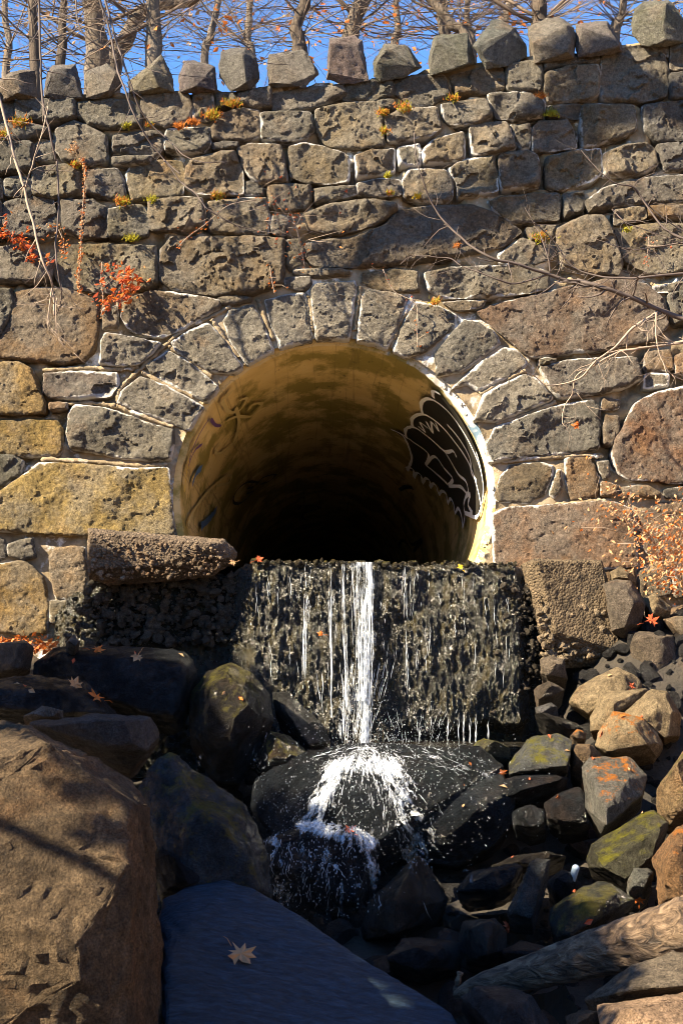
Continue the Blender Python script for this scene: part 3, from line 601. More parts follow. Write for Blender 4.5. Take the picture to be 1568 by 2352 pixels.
COPE = [(1,'0,375 40,345 95,325 160,325 168,425 90,435 5,445',.5),(1,'210,385 225,330 245,305 345,300 360,400 375,425 290,430 205,435',.3),(1,'400,350 405,330 490,298 540,330 558,395 500,425 440,435 400,425',.6),
(1,'590,380 690,300 740,255 785,340 795,400 740,400 600,410',.5),(1,'825,350 850,280 885,280 985,310 995,395 900,405 830,400',.3),(1,'1010,300 1020,240 1070,222 1130,222 1175,270 1190,360 1150,385 1060,398 1015,350',.4),(1,'1230,300 1240,255 1390,232 1425,270 1460,340 1400,370 1240,385',.5),
(2,'-65,340 -50,180 60,172 90,190 122,345 60,360 0,362',.4),(2,'150,290 180,245 200,205 300,210 340,265 365,310 290,330 180,352 150,330',.4),(2,'402,260 420,165 575,155 600,245 605,290 500,305 405,325',.3),(2,'607,210 690,100 720,95 790,130 840,205 845,260 760,280 665,293 640,240',.4),
(2,'855,125 940,85 990,78 1050,105 1070,170 1060,245 960,255 890,265 865,200',.5),(2,'1072,180 1080,115 1215,100 1245,150 1280,200 1280,215 1180,235 1085,240',.3),(2,'1335,90 1345,40 1390,8 1500,5 1540,50 1568,100 1560,170 1480,190 1380,185 1340,150',.4),
(2,'1610,80 1650,10 1760,20 1800,110 1780,150 1620,165',.4),(1,'-240,360 -150,330 -60,345 -40,430 -140,440 -235,435',.4)]
for i, (t, s, k) in enumerate(COPE):
    A = np.array(pts(t, s)); c = A.mean(0); rg = random.Random(i + 50)
    A = c + (A - c) * np.array([1.04, 1.03]); w = np.ptp(A[:, 0]); base = A[:, 1].max()
    A2 = [(a, b + (5 if b > base - 14 else 0)) for a, b in A]
    fx, fy = c[0] + rg.uniform(-.3, .15) * w, c[1] + rg.uniform(-0.05, 0.25) * np.ptp(A[:, 1])
    fr = [(a * .8 + fx * .2, b * .8 + fy * .2, .10 + .05 * math.sin(a * .05 + i)) for a, b in A if rg.random() < .75] + [(a, b + 6, .06) for a, b in A2 if b > base - 14]
    P = rock_points(A2, -0.02, 0.3, fr)
    V, F = rock_mesh(P, 4, 40, 0.035, 1, 70 + i, 0.016, merge=0.98)
    cc = rg.choice([G, GD, GD, GD])
    child('coping_stone', V, F, M['wall'], wall, crisp=34, attrs={'edge': np.zeros(len(V))}, color=(*[q * rg.uniform(.95, 1.15) for q in cc], .2))

# ------------------------------------------------------------------ the culvert pipe
pipe = obj('culvert_pipe', None, loc=(PIPE_C.x, 0.5, PIPE_C.z - PR), label='round concrete culvert pipe with graffiti inside, set in the stone wall', cat='culvert')
RI = 1.15; RO = 1.30
na = 180; yv = np.concatenate([[0.045], np.linspace(0.06, 3, 60), np.geomspace(3.1, 26, 40)])
th = np.arange(na) / na * 2 * math.pi
V = []; F = []
for y in yv:
    rr = RI + fbm(np.c_[np.cos(th) * 2, np.sin(th) * 2, np.full(na, y * 1.5)], 4) * 0.02 * (1 if y > 0.05 else 1)
    if y < 0.07: rr = rr + np.abs(fbm(np.c_[np.cos(th) * 9, np.sin(th) * 9, th * 0], 4)) * 0.035
    V.append(np.c_[PIPE_C.x + np.cos(th) * rr, np.full(na, y), PIPE_C.z + np.sin(th) * rr])
rimj = fbm(np.c_[np.cos(th) * 6, np.sin(th) * 6, th * 0], 4)
V.insert(0, np.c_[PIPE_C.x + np.cos(th) * RO, 0.03 + rimj * 0.03, PIPE_C.z + np.sin(th) * RO]); nr = len(V); V = np.concatenate(V)
for a in range(nr - 1):
    i = np.arange(na); j = (i + 1) % na; F += np.c_[a * na + i, (a + 1) * na + i, (a + 1) * na + j, a * na + j].tolist()
F.append([(nr - 1) * na + i for i in range(na)])
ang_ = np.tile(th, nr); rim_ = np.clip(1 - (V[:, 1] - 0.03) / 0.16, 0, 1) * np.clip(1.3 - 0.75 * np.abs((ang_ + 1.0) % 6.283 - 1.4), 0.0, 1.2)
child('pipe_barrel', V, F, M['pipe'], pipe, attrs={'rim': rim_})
def cyl(p):                                                # photo point -> (angle, depth) on the pipe's inner face
    d = ray(*p); o = CAM - Vector((PIPE_C.x, 0, PIPE_C.z)); r_ = RI - 0.02
    a = d.x ** 2 + d.z ** 2; b = 2 * (o.x * d.x + o.z * d.z); c = o.x ** 2 + o.z ** 2 - r_ * r_
    q = b * b - 4 * a * c
    if q < 0: t = -b / (2 * a)
    else:
        t = (-b + math.sqrt(q)) / (2 * a)
    v = o + d * t; y = CAM.y + d.y * t
    a = math.atan2(v.z, v.x); a = a + 2 * math.pi if a < -math.pi / 2 else a
    return a, max(0.09, y)
def cylp(a, y, lift=0.0):
    r_ = RI - 0.02 - lift; return (PIPE_C.x + math.cos(a) * r_, y, PIPE_C.z + math.sin(a) * r_)
def paint(name, strokes, width, mat, lift=0.006, t=13):
    for s in strokes:                                          # each stroke is a part of its own
        P = [cyl(p) for p in pts(t, s)]
        Q = spline([Vector((a * RI, y, 0)) for a, y in P], 6); n = len(Q); V = []
        for i in range(n):
            d = (Q[min(i + 1, n - 1)] - Q[max(i - 1, 0)]); d = d.normalized() if d.length > 1e-6 else Vector((1, 0, 0)); w = Vector((-d.y, d.x, 0)) * width / 2 * (0.8 + 0.4 * random.random())
            for q in (Q[i] + w, Q[i] - w): V.append(cylp(q.x / RI, max(0.07, q.y), lift))
        child(name, V, [(2 * i, 2 * i + 1, 2 * i + 3, 2 * i + 2) for i in range(n - 1)], M[mat], pipe)
BL = [cyl(p) for p in pts(13, '1045,500 1110,520 1115,490 1150,490 1145,440 1185,430 1185,370 1230,355 1240,322 1285,330 1340,400 1400,520 1450,640 1470,760 1450,850 1440,905 1380,890 1375,960 1355,900 1340,890 1330,840 1310,830 1300,790 1275,790 1255,755 1225,745 1190,725 1150,700 1115,680 1140,660 1130,590 1100,540')]
bm = bmesh.new(); vs = [bm.verts.new((a * RI, y, 0)) for a, y in BL]; es = [bm.edges.new((vs[i], vs[(i + 1) % len(vs)])) for i in range(len(vs))]
bmesh.ops.triangle_fill(bm, edges=es, use_beauty=True)
for _ in range(4): bmesh.ops.subdivide_edges(bm, edges=[e for e in bm.edges if e.calc_length() > 0.08], cuts=1); bmesh.ops.triangulate(bm, faces=bm.faces[:])
bm.verts.index_update(); V = [cylp(v.co.x / RI, max(0.07, v.co.y), 0.002) for v in bm.verts]; F = [tuple(v.index for v in f.verts) for f in bm.faces]; bm.free()
child('graffiti_fill', V, F, M['black'], pipe, label='black painted shape of the large graffiti piece')
paint('graffiti_outline', ['1045,500 1100,530 1130,590 1140,640 1120,690','1045,500 1100,525 1150,560 1215,610 1215,640 1205,665','1205,665 1245,625 1290,680 1330,730 1310,760 1365,765 1395,800','1205,665 1260,710 1305,752',
  '1115,540 1113,500 1150,490 1210,530 1290,600 1330,600 1347,630','1290,600 1350,700 1390,740 1402,790','1145,490 1143,450 1190,430 1260,470 1340,560 1400,650 1440,760 1458,845','1190,430 1185,378 1225,360 1300,410 1370,500 1420,590 1460,700 1475,775',
  '1240,355 1238,325 1277,318','1115,680 1130,675 1150,690 1150,722 1165,700 1185,715 1190,750 1205,725 1225,740 1225,770 1240,750 1255,765 1265,800 1280,785 1300,800 1305,840 1320,820 1335,850 1340,885 1355,865 1370,900 1375,955','1375,955 1385,900 1380,850 1390,812 1402,790',
  '1385,885 1440,905 1465,830 1480,740','1305,480 1370,560 1410,640 1415,700 1440,740','1390,812 1410,800 1400,850 1420,890 1385,885'], 0.034, 'white')
paint('graffiti_tag', ['1170,485 1200,510 1180,470 1215,495','1208,465 1235,515 1232,468 1262,505 1250,470'], 0.03, 'white')
paint('graffiti_outline', ['1440,600 1470,640 1490,700 1493,760 1480,775','1440,605 1455,660 1470,640'], 0.03, 'white')
paint('graffiti_tag', ['430,745 390,742 350,765 322,805 322,838 355,838 400,800 432,765','405,752 388,770 408,768 380,795 412,785','425,758 450,725 512,708 485,738 445,752'], 0.035, 'blackp')
paint('graffiti_tag', ['255,330 285,305 312,325 290,350 265,340 270,320','265,370 300,420 350,410 380,360 350,365','330,400 345,470 320,560 260,610 235,600 260,565','290,460 340,440 400,440 450,385 410,385 390,410','110,940 160,840 230,760 300,710 300,745 240,760'], 0.035, 'palegreen')
paint('graffiti_tag', ['215,452 235,480 262,485','105,630 140,560 205,455','100,680 140,600 175,570'], 0.03, 'purple')
paint('graffiti_tag', ['85,700 110,640 100,610','75,760 90,715'], 0.05, 'yellow')
paint('graffiti_tag', ['130,755 150,700 172,680','170,950 210,910 240,870'], 0.07, 'blue')
paint('graffiti_tag', ['620,870 640,850 720,860 640,890 650,915 720,905','1085,780 1110,765 1145,770','1100,960 1140,1030 1190,1010 1150,1060','1080,1040 1100,1010 1140,1060'], 0.05, 'blackp')
# chalky lime and paint smeared over the broken rim
mb = MB()
for k in range(40):
    a = random.uniform(-0.35, 2.75); a0 = a
    if a > 0.95 and random.random() < 0.9: continue
    s = random.uniform(0.006, 0.020); rr = random.uniform(RI + 0.003, PR + 0.0)
    V, F = ico(2); V = V * np.array([s, s * 0.3, s * random.uniform(0.7, 1.8)]); V = V + np.c_[fbm(V * 40 + k, 2), fbm(V * 40 + k + 5, 2), fbm(V * 40 + k + 9, 2)] * 0.010
    mb.add(V + np.array([PIPE_C.x + math.cos(a) * rr, 0.035, PIPE_C.z + math.sin(a) * rr]), F)
V, F = mb.arr(); child('lime_crust', V, F, M['chalk'], pipe, kind='stuff')
# ------------------------------------------------------------------ broken concrete weir under the opening
YW = -0.62
weir = obj('weir', None, loc=(0, -0.3, 0.9), label='wet eroded concrete weir below the culvert mouth', cat='weir')
nu, nv = 520, 190
us = np.linspace(95, 1262, nu); vs_ = np.linspace(0, 1, nv)
topv = np.interp(us, [95, 150, 240, 300, 420, 520, 560, 590, 700, 900, 1100, 1190, 1215, 1262], [1400, 1352, 1335, 1330, 1322, 1312, 1296, 1288, 1291, 1290, 1293, 1297, 1305, 1330])
topv = topv + fbm(np.c_[us * .02, us * 0, us * 0], 4) * 18 - np.abs(fbm(np.c_[us * .09, us * 0, us * 0 + 4], 3)) * 11
botv = np.full(nu, 1790.0)
V = np.zeros((nu, nv, 3))
for i, u in enumerate(us):
    for_v = topv[i] + (botv[i] - topv[i]) * vs_
    a0 = at(u, topv[i], YW); a1 = at(u, botv[i], YW)
    V[i, :, 0] = a0.x + (a1.x - a0.x) * vs_; V[i, :, 2] = a0.z + (a1.z - a0.z) * vs_
V = V.reshape(-1, 3); U = np.repeat(us, nv); T = np.tile(vs_, nu)
X3 = V.copy()
mid = np.clip((U - 520) / 60, 0, 1) * np.clip((1225 - U) / 40, 0, 1)
rag = fbm(np.c_[X3[:, 0] * 30, X3[:, 0] * 0, X3[:, 2] * 11], 3, 0.6) * 0.036 + fbm(np.c_[X3[:, 0] * 6, X3[:, 0] * 0, X3[:, 2] * 5], 3) * 0.06 + fbm(np.c_[X3[:, 0] * 75, X3[:, 0] * 0, X3[:, 2] * 26], 3, 0.6) * 0.02
peb = fbm(np.c_[X3[:, 0] * 22, X3[:, 0] * 0, X3[:, 2] * 22], 4, 0.65) * 0.07
Y = YW - 0.10 * np.sin(np.clip(T * 2.2, 0, 1) * math.pi / 2) * mid + 0.16 * (1 - mid)
Y -= fbm(X3 * np.array([2.2, 0, 2.2]), 3) * 0.08 + rag * (0.45 + 0.55 * mid) + peb * (1 - mid)
low_ = np.clip((T - 0.74 - fbm(np.c_[X3[:, 0] * 6, X3[:, 0] * 0, X3[:, 0] * 0], 3) * .12) / 0.05, 0, 1) * mid * np.clip((U - 900) / 150, 0, 1); Y += low_ * 0.25
Y += np.clip((230 - U) / 130, 0, 1) ** 2 * 0.35
Y += 0.09 * np.exp(-T / 0.02)
V[:, 1] = Y; V[:, 2] += fbm(X3 * np.array([25, 0, 25]) + 3, 3) * 0.012
F = []
i, j = np.meshgrid(np.arange(nu - 1), np.arange(nv - 1), indexing='ij'); i = i.ravel(); j = j.ravel()
F = np.c_[i * nv + j, i * nv + j + 1, (i + 1) * nv + j + 1, (i + 1) * nv + j].tolist(); n0 = len(V)
V = np.vstack([V, np.c_[V[::nv][:, 0], np.full(nu, 0.1), V[::nv][:, 2]]])
F += [(i * nv, (i + 1) * nv, n0 + i + 1, n0 + i) for i in range(nu - 1)]
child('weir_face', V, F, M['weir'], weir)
WF = V[:n0].reshape(nu, nv, 3)
def pebbles(n, region, Yf, smin, smax, mat, name, parent, kind='stuff', wet=0.3, colr=(0.2, 0.16, 0.11)):
    mb = MB(); rg = np.random.default_rng(n)
    B = [ico(1)] * 2
    for k in range(n):
        u, v = region(rg); s = smin + (smax - smin) * rg.random() ** 2.5
        V, F = ico(2 if s > 0.03 else 1); V = V * (rg.uniform(0.55, 1.2, 3) * s); 
        for _ in range(5): nn_ = rg.normal(size=3); nn_ /= np.linalg.norm(nn_); V = V - np.maximum(0, V @ nn_ - s * rg.uniform(.3, .7))[:, None] * nn_
        a = rg.uniform(0, 6.3); R = np.array(Matrix.Rotation(a, 3, rg.normal(size=3).tolist() if False else Vector(rg.normal(size=3))))
        mb.add(V @ R.T + np.array(at(u, v, Yf(u, v))[:]), F)
    V, F = mb.arr(); return child(name, V, F, M[mat], parent, kind=kind, smooth=False, color=(*colr, wet))
def quad_region(q):
    q = np.array(q, float)
    def f(rg):
        a, b = rg.random(2); return q[0] * (1 - a) * (1 - b) + q[1] * a * (1 - b) + q[2] * a * b + q[3] * (1 - a) * b
    return f
pebbles(900, quad_region([(215, 1335), (545, 1310), (585, 1470), (130, 1490)]), lambda u, v: YW + 0.13 - random.random() * 0.06, 0.008, 0.05, 'rock', 'exposed_aggregate', weir, wet=0.55, colr=(0.085, 0.075, 0.06))
pebbles(260, quad_region([(1150, 1320), (1235, 1330), (1240, 1560), (1130, 1640)]), lambda u, v: YW - 0.05 - random.random() * 0.05, 0.008, 0.04, 'rock', 'exposed_aggregate', weir, wet=0.9, colr=(0.05, 0.042, 0.032))
pebbles(170, quad_region([(575, 1288), (1200, 1293), (1200, 1301), (575, 1297)]), lambda u, v: YW - 0.005 - random.random() * 0.03, 0.006, 0.034, 'olive', 'exposed_aggregate', weir, wet=0.8, colr=(0.035, 0.03, 0.018))
def slab(name, P2, Y, th, front, label, colr, wet, mat='conc', level=6, sharp=34, rough=0.014, fine=0.02, seed=1, cat='concrete slab', **kw):
    V, F = rock_mesh(rock_points(P2, Y, th, front), level, sharp * 1.6, rough, 1, seed, fine, merge=0.985)
    return based(name, V, F, M[mat], label=label, cat=cat, color=(*colr, wet), crisp=40, **kw)
bl = slab('concrete_slab', [(203, 1214), (330, 1222), (430, 1232), (515, 1240), (545, 1268), (538, 1292), (480, 1325), (350, 1340), (250, 1345), (203, 1330)], -0.62, 0.5,
     [(208, 1222, .2), (330, 1232, .22), (500, 1250, .2), (350, 1300, .2), (210, 1305, .2), (520, 1275, .15)], 'broken brown concrete slab jutting out at the lower left of the culvert mouth', (0.16, 0.118, 0.08), 0.0, seed=3)
br = slab('concrete_block', [(1196, 1296), (1225, 1284), (1380, 1287), (1388, 1330), (1392, 1410), (1440, 1480), (1430, 1510), (1370, 1530), (1290, 1535), (1240, 1470), (1212, 1380)], -0.66, 0.5,
     [(1226, 1290, .16), (1378, 1293, .05), (1232, 1365, .2), (1385, 1400, .1), (1270, 1450, .2), (1425, 1495, .1)], 'crumbling brown concrete block at the right end of the weir', (0.145, 0.105, 0.062), 0.0, seed=8, cat='concrete block')
pebbles(700, quad_region([(1235, 1400), (1385, 1390), (1440, 1490), (1250, 1540)]), lambda u, v: -0.80 + (u - 1230) / 1400 - random.random() * 0.05, 0.008, 0.045, 'rock', 'exposed_aggregate', br, wet=0.05, colr=(0.26, 0.20, 0.13))
pebbles(160, quad_region([(1230, 1290), (1382, 1290), (1390, 1400), (1235, 1400)]), lambda u, v: -0.82 + (u - 1230) / 1100 - random.random() * 0.02, 0.006, 0.022, 'rock', 'exposed_aggregate', br, wet=0.05, colr=(0.24, 0.18, 0.11))
pebbles(420, quad_region([(205, 1232), (520, 1262), (500, 1318), (210, 1338)]), lambda u, v: -0.815 - random.random() * 0.02, 0.006, 0.026, 'rock', 'exposed_aggregate', bl, wet=0.05, colr=(0.24, 0.18, 0.12))

# ------------------------------------------------------------------ boulders and stones of the stream bed
DW = (0.0085, 0.0105, 0.013); DB = (0.017, 0.0145, 0.011); GY = (0.15, 0.135, 0.115); TN = (0.205, 0.155, 0.09); BRN = (0.13, 0.088, 0.05)
ROCKS = []
def R(label, t, s, Y, th, colr, wet, front=None, mat='rock', level=4, sharp=24, rough=0.03, name='rock', chips=3, drop=0.1, fine=0.012, strata=0.0, cat='rock', dz=None):
    P2 = pts(t, s)
    if dz: P2 = [(*p, d) for p, d in zip(P2, dz)]
    fr = None
    if front: fr = [(*px(t, f[:2]), f[2]) for f in front]
    V, F = rock_mesh(rock_points(P2, Y, th, fr, drop), level, sharp, rough, chips, len(ROCKS) + 11, fine, strata)
    o = based(name, V, F, M[mat], label=label, cat=cat, color=(*colr, wet), crisp=32); ROCKS.append((o, V, F)); return o
R('long dark wet ledge of rock under the concrete slab, leaves lying on it', 9, '150,190 250,115 420,108 560,118 700,135 770,120 870,150 950,200 900,330 860,430 830,500 760,450 650,430 540,420 420,360 280,300 150,260', -1.45, 0.7, DW, .9, [(300,140,.25),(700,170,.3),(860,200,.3),(560,160,.28),(800,420,.35),(640,400,.35),(440,320,.35)], level=5, rough=.035, fine=.02)
R('dark wet hump of rock beside the left edge of the falling water', 9, '880,330 960,230 1060,190 1150,230 1240,330 1258,450 1200,560 1100,640 1080,780 1000,760 950,640 880,560 885,420', -1.6, 0.7, DB, .85, [(1040,230,.2),(980,300,.35),(1100,330,.38),(1180,430,.25),(1050,560,.35),(950,480,.35)], mat='olive', level=5, fine=.016)
R('flat dark wet shelf rock at the left edge of the picture, maple leaf on it', 9, '-60,300 0,268 150,246 280,252 400,272 500,370 540,430 420,450 290,440 150,400 -60,390', -2.4, 0.6, DW, .92, [(-60,310,.2),(260,312,.25),(270,410,.3),(-40,380,.25),(420,400,.25)], level=5, fine=.016, strata=.01)
R('grey angular rock above the dark shelf at the left edge', 9, '-60,110 60,90 120,85 155,130 140,220 60,250 -60,245', -1.7, 0.5, (0.07, 0.065, 0.06), .5)
R('small dark pointed stone on the wet ledge', 9, '305,95 340,58 365,95 345,125 308,120', -1.75, 0.2, (0.06, 0.055, 0.05), .4, level=3)
R('small grey angular stone on the shelf behind the big boulder', 9, '108,435 195,385 290,408 292,445 150,468', -3.2, 0.3, (0.12, 0.105, 0.09), .3)
R('long smooth purplish grey rock behind the big boulder', 9, '145,468 210,448 440,420 560,430 690,438 735,530 660,640 600,680 500,620 400,575 240,540 180,515', -3.6, 0.6, (0.06, 0.055, 0.054), .3, [(240,480,.2),(450,455,.3),(650,470,.3),(700,545,.3),(480,560,.3)], level=5, sharp=16, rough=.04, strata=.012)
R('huge brown sandstone boulder filling the lower left corner', 0, '-140,1700 0,1642 48,1656 82,1680 150,1708 240,1734 290,1768 325,1812 340,1852 347,1920 362,2012 380,2102 392,2212 388,2330 380,2460 -160,2460', -5.3, 1.0, (0.115, 0.080, 0.046), .0,
  [(0,1690,.25),(90,1705,.35),(120,1760,.5),(230,1760,.4),(285,1830,.42),(300,2000,.45),(320,2200,.45),(300,2420,.5),(-100,2420,.6),(-100,1800,.5),(40,2000,.62),(150,1850,.58),(180,2250,.62)], level=6, sharp=22, rough=.034, chips=5, fine=.03, name='boulder')
R('blue-black wet folded rock between the big boulder and the waterfall', 0, '330,1812 360,1749 390,1731 410,1744 440,1769 480,1804 505,1834 560,1854 590,1895 612,1960 618,2056 560,2050 470,2050 375,2070 345,1960', -3.9, 0.6, (0.024, 0.034, 0.042), .85, [(385,1745,.05),(420,1850,.3),(500,1900,.33),(560,1960,.33),(590,2040,.35),(400,2040,.4)], mat='olive', level=6, rough=.06, strata=.015)
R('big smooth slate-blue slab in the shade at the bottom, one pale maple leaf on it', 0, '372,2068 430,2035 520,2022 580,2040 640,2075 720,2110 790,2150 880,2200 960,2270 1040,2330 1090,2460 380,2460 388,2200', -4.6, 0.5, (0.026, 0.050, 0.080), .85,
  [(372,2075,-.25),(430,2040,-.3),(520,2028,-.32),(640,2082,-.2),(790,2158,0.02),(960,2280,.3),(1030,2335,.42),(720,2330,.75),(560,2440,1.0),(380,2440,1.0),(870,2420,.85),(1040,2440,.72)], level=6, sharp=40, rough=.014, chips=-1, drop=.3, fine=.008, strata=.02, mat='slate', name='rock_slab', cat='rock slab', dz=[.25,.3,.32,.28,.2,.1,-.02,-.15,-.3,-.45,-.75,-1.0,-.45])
R('dark pointed fin of rock leaning in the edge of the falling water', 9, '1252,318 1330,328 1400,390 1480,470 1515,545 1440,575 1400,570 1330,505 1290,450 1262,410', -1.25, 0.3, (0.03, 0.03, 0.027), .85, [(1258,330,.1),(1335,440,.18),(1420,560,.18)], level=4, sharp=36)
R('dark triangular rock below the leaning fin', 9, '1190,600 1240,500 1330,520 1420,590 1400,650 1300,670 1195,700', -1.7, 0.4, DB, .8, mat='olive')
R('rounded wet ledge the waterfall splashes onto', 0, '590,1790 700,1735 800,1712 950,1704 1100,1722 1152,1760 1140,1812 1060,1852 960,1900 910,1960 860,2020 720,1990 610,1960 575,1880', -2.1, 0.8, DW, .95, [(700,1760,-.1),(850,1735,-.25),(1000,1740,-.2),(1090,1770,0),(900,1810,.35),(760,1830,.35),(960,1870,.38),(650,1900,.3),(840,1960,.42)], level=5, sharp=14, rough=.05, fine=.02)
R('lower wet step of rock under the splashing water', 0, '598,1935 690,1902 820,1912 865,1960 855,2030 835,2130 700,2120 630,2065 605,2005', -2.9, 0.6, DW, .95, None, level=5, sharp=16, rough=.05, fine=.016)
R('wet slope of dark rock to the right of the splash', 0, '1000,1860 1080,1800 1150,1780 1180,1830 1170,1900 1130,1960 1050,1990 960,1980 950,1910', -2.2, 0.5, DW, .95, None, level=5)
R('glossy grey rock topped with yellow-green moss, right of the splash', 10, '748,715 765,640 820,560 850,530 990,512 1060,540 1062,600 1045,682 900,686 820,694', -2.05, 0.5, (0.06, 0.062, 0.06), .8, [(850,560,0.0),(1000,535,0.0),(770,690,.25),(900,670,.3),(1035,660,.28)], mat='moss', level=5, sharp=30, rough=.03)
R('brown broken stone tucked right of the mossy glossy rock', 10, '1045,560 1150,568 1192,612 1150,655 1100,745 1050,700', -2.0, 0.35, BRN, .35)
R('small orange-topped stone behind the mossy glossy rock', 10, '1048,525 1080,488 1122,510 1112,548 1062,554', -1.8, 0.15, BRN, .3, mat='orange', level=3)
R('low green mossy stone at the right edge of the splash', 10, '600,562 650,535 720,550 776,580 772,622 680,635 620,605', -1.9, 0.25, (0.06, 0.06, 0.035), .6, mat='moss', sharp=12)
R('pyramid-shaped tan rock dusted with orange growth', 10, '1168,565 1180,510 1245,403 1300,440 1350,450 1390,445 1440,500 1482,552 1440,612 1330,628 1230,618', -1.85, 0.4, TN, .05, [(1245,412,.0),(1260,500,.18),(1330,480,.2),(1400,560,.2),(1230,590,.2)], mat='orange', sharp=30, level=5, rough=.035)
R('pale tan rock, topmost of the pile right of the weir', 10, '1043,370 1080,300 1180,250 1260,205 1340,240 1392,302 1300,345 1200,345 1140,425 1128,436', -1.25, 0.4, TN, .05, [(1060,360,.1),(1190,280,.12),(1280,240,.1),(1130,410,.2),(1300,320,.15)], sharp=32, level=5, rough=.03)
R('tan block with a sharp vertical edge in front of the topmost pale rock', 10, '1138,445 1190,330 1300,310 1400,303 1412,330 1330,372 1290,432 1240,440 1190,515 1140,502', -1.5, 0.35, TN, .05, [(1200,345,.05),(1250,370,.18),(1240,425,.2),(1180,490,.18),(1380,315,.05)], sharp=36, level=5, rough=.03)
R('large tan angular rock at the right of the pile', 10, '1288,425 1340,370 1420,308 1490,320 1522,380 1560,430 1552,522 1490,545 1430,505 1380,455 1310,445', -1.65, 0.4, TN, .05, [(1400,345,.1),(1480,360,.15),(1500,400,.2),(1400,440,.2),(1480,520,.2)], sharp=34, level=5, rough=.03)
R('dark brown upright block behind the tan rocks', 10, '1325,110 1350,38 1450,50 1522,60 1552,200 1500,265 1400,305 1338,235', -0.95, 0.35, (0.11, 0.085, 0.06), .1, [(1340,60,.12),(1460,75,.16),(1440,230,.16),(1530,180,.1)], sharp=34)
R('dark block cut off by the right edge of the picture', 10, '1508,222 1660,208 1660,365 1530,362', -0.95, 0.35, (0.10, 0.08, 0.06), .1)
R('smooth grey-brown boulder leaning against the concrete block', 8, '1198,725 1250,700 1330,708 1396,800 1372,900 1300,965 1240,935 1218,825', -0.85, 0.35, (0.13, 0.105, 0.08), .05, [(1270,730,.12),(1350,790,.15),(1300,920,.15),(1240,840,.12)], sharp=20)
R('rounded light stone on top of the grey-brown boulder', 8, '1228,668 1278,643 1340,680 1350,722 1240,715', -0.7, 0.25, TN, .05, sharp=16)
R('tan stone lying among dry weeds at the right', 8, '1380,790 1440,765 1512,828 1505,880 1400,862', -0.75, 0.25, TN, .05)
R('brown slab of stone under the dry weeds at the right edge', 8, '1474,885 1540,870 1660,880 1660,1010 1530,965', -0.85, 0.3, (0.16, 0.125, 0.085), .05)
R('small dark rock on the shelf below the right concrete block', 10, '910,172 960,153 1020,170 1036,262 970,278 914,235', -1.0, 0.25, (0.115, 0.09, 0.065), .3, sharp=34)
R('small flat stone under the dark rock beside the weir', 10, '878,305 960,268 1022,310 985,356 888,345', -1.1, 0.2, (0.09, 0.07, 0.05), .5)
R('round grey stone low beside the weir foot', 10, '888,385 950,363 992,390 992,445 900,438', -1.2, 0.2, (0.085, 0.08, 0.075), .55, sharp=14)
R('dark wet wedge of rock right of the drips', 10, '885,420 960,445 1060,468 1110,500 1040,530 930,470', -1.5, 0.25, DB, .6)
R('square grey block with orange growth on its wet top', 10, '1104,662 1140,620 1320,614 1346,640 1342,690 1402,702 1392,802 1282,885 1217,935 1160,965 1118,850 1108,740', -2.75, 0.5, (0.11, 0.105, 0.09), .55, [(1110,670,.02),(1315,625,.0),(1345,690,.12),(1212,858,.4),(1165,780,.25),(1215,930,.38),(1380,790,.15)], mat='orange', sharp=40, level=5, rough=.02)
R('brown lichened rock cut by the right edge, beside the square block', 10, '1438,805 1490,700 1568,598 1680,585 1680,910 1568,935 1500,945 1450,895', -3.0, 0.5, (0.17, 0.115, 0.06), .15, mat='olive', level=5)
R('wet mossy ledge below the square grey block', 12, '1118,225 1140,150 1260,80 1380,20 1432,8 1500,50 1480,210 1400,262 1310,345 1200,305 1130,262', -3.1, 0.5, (0.05, 0.047, 0.03), .85, [(1150,170,.05),(1380,40,.0),(1200,260,.3),(1420,200,.3),(1300,310,.32),(1460,80,.2)], mat='moss', level=5)
R('orange-brown mossy twisted rock at the right edge above the log', 12, '1428,222 1470,150 1540,80 1680,55 1680,420 1560,425 1470,420 1448,332', -3.7, 0.4, (0.15, 0.085, 0.04), .25, mat='orange', level=5, rough=.09)
R('small dark greenish stone above the log', 12, '1308,335 1340,258 1400,253 1432,282 1395,355 1352,396 1308,374', -3.5, 0.25, (0.09, 0.09, 0.075), .6, sharp=30)
R('wet hunched rock with a bright rim just above the log', 12, '952,505 970,440 1060,380 1180,308 1222,318 1290,380 1352,410 1310,450 1200,540 1080,630 970,640 956,562', -3.9, 0.5, (0.028, 0.03, 0.025), .9, [(1000,450,.1),(1190,340,.1),(1010,600,.3),(1150,500,.25)], mat='olive', level=5)
R('tall wet slab standing on edge left of the hunched rock', 12, '762,465 800,350 860,240 900,218 958,225 935,300 892,385 882,514 830,505 764,488', -3.7, 0.25, (0.045, 0.05, 0.05), .9, [(870,250,.06),(940,235,.04),(790,470,.14),(870,495,.14),(840,380,.12)], sharp=38)
R('long low wet rock with a glinting top above the tall slab', 12, '520,370 590,280 700,250 800,240 832,262 800,330 700,380 560,395', -3.2, 0.4, DW, .9)
R('thin wet rock shelf reaching right towards the mossy ledge', 12, '690,255 800,205 950,188 1030,210 960,240 830,262', -3.0, 0.4, DB, .85)
R('dark triangular rock parting the water below the splash', 12, '95,545 130,420 240,300 342,203 380,230 440,320 492,405 430,505 330,570 200,590 108,590', -3.3, 0.6, DB, .8, [(345,215,.05),(245,420,.35),(240,560,.35),(400,430,.2),(130,520,.15)], sharp=36, level=5, rough=.035)
R('low wet rock with a bright wet edge below the triangular rock', 12, '195,680 280,582 400,570 520,578 562,650 530,730 430,775 360,775 260,715', -4.0, 0.5, DW, .9, level=5)
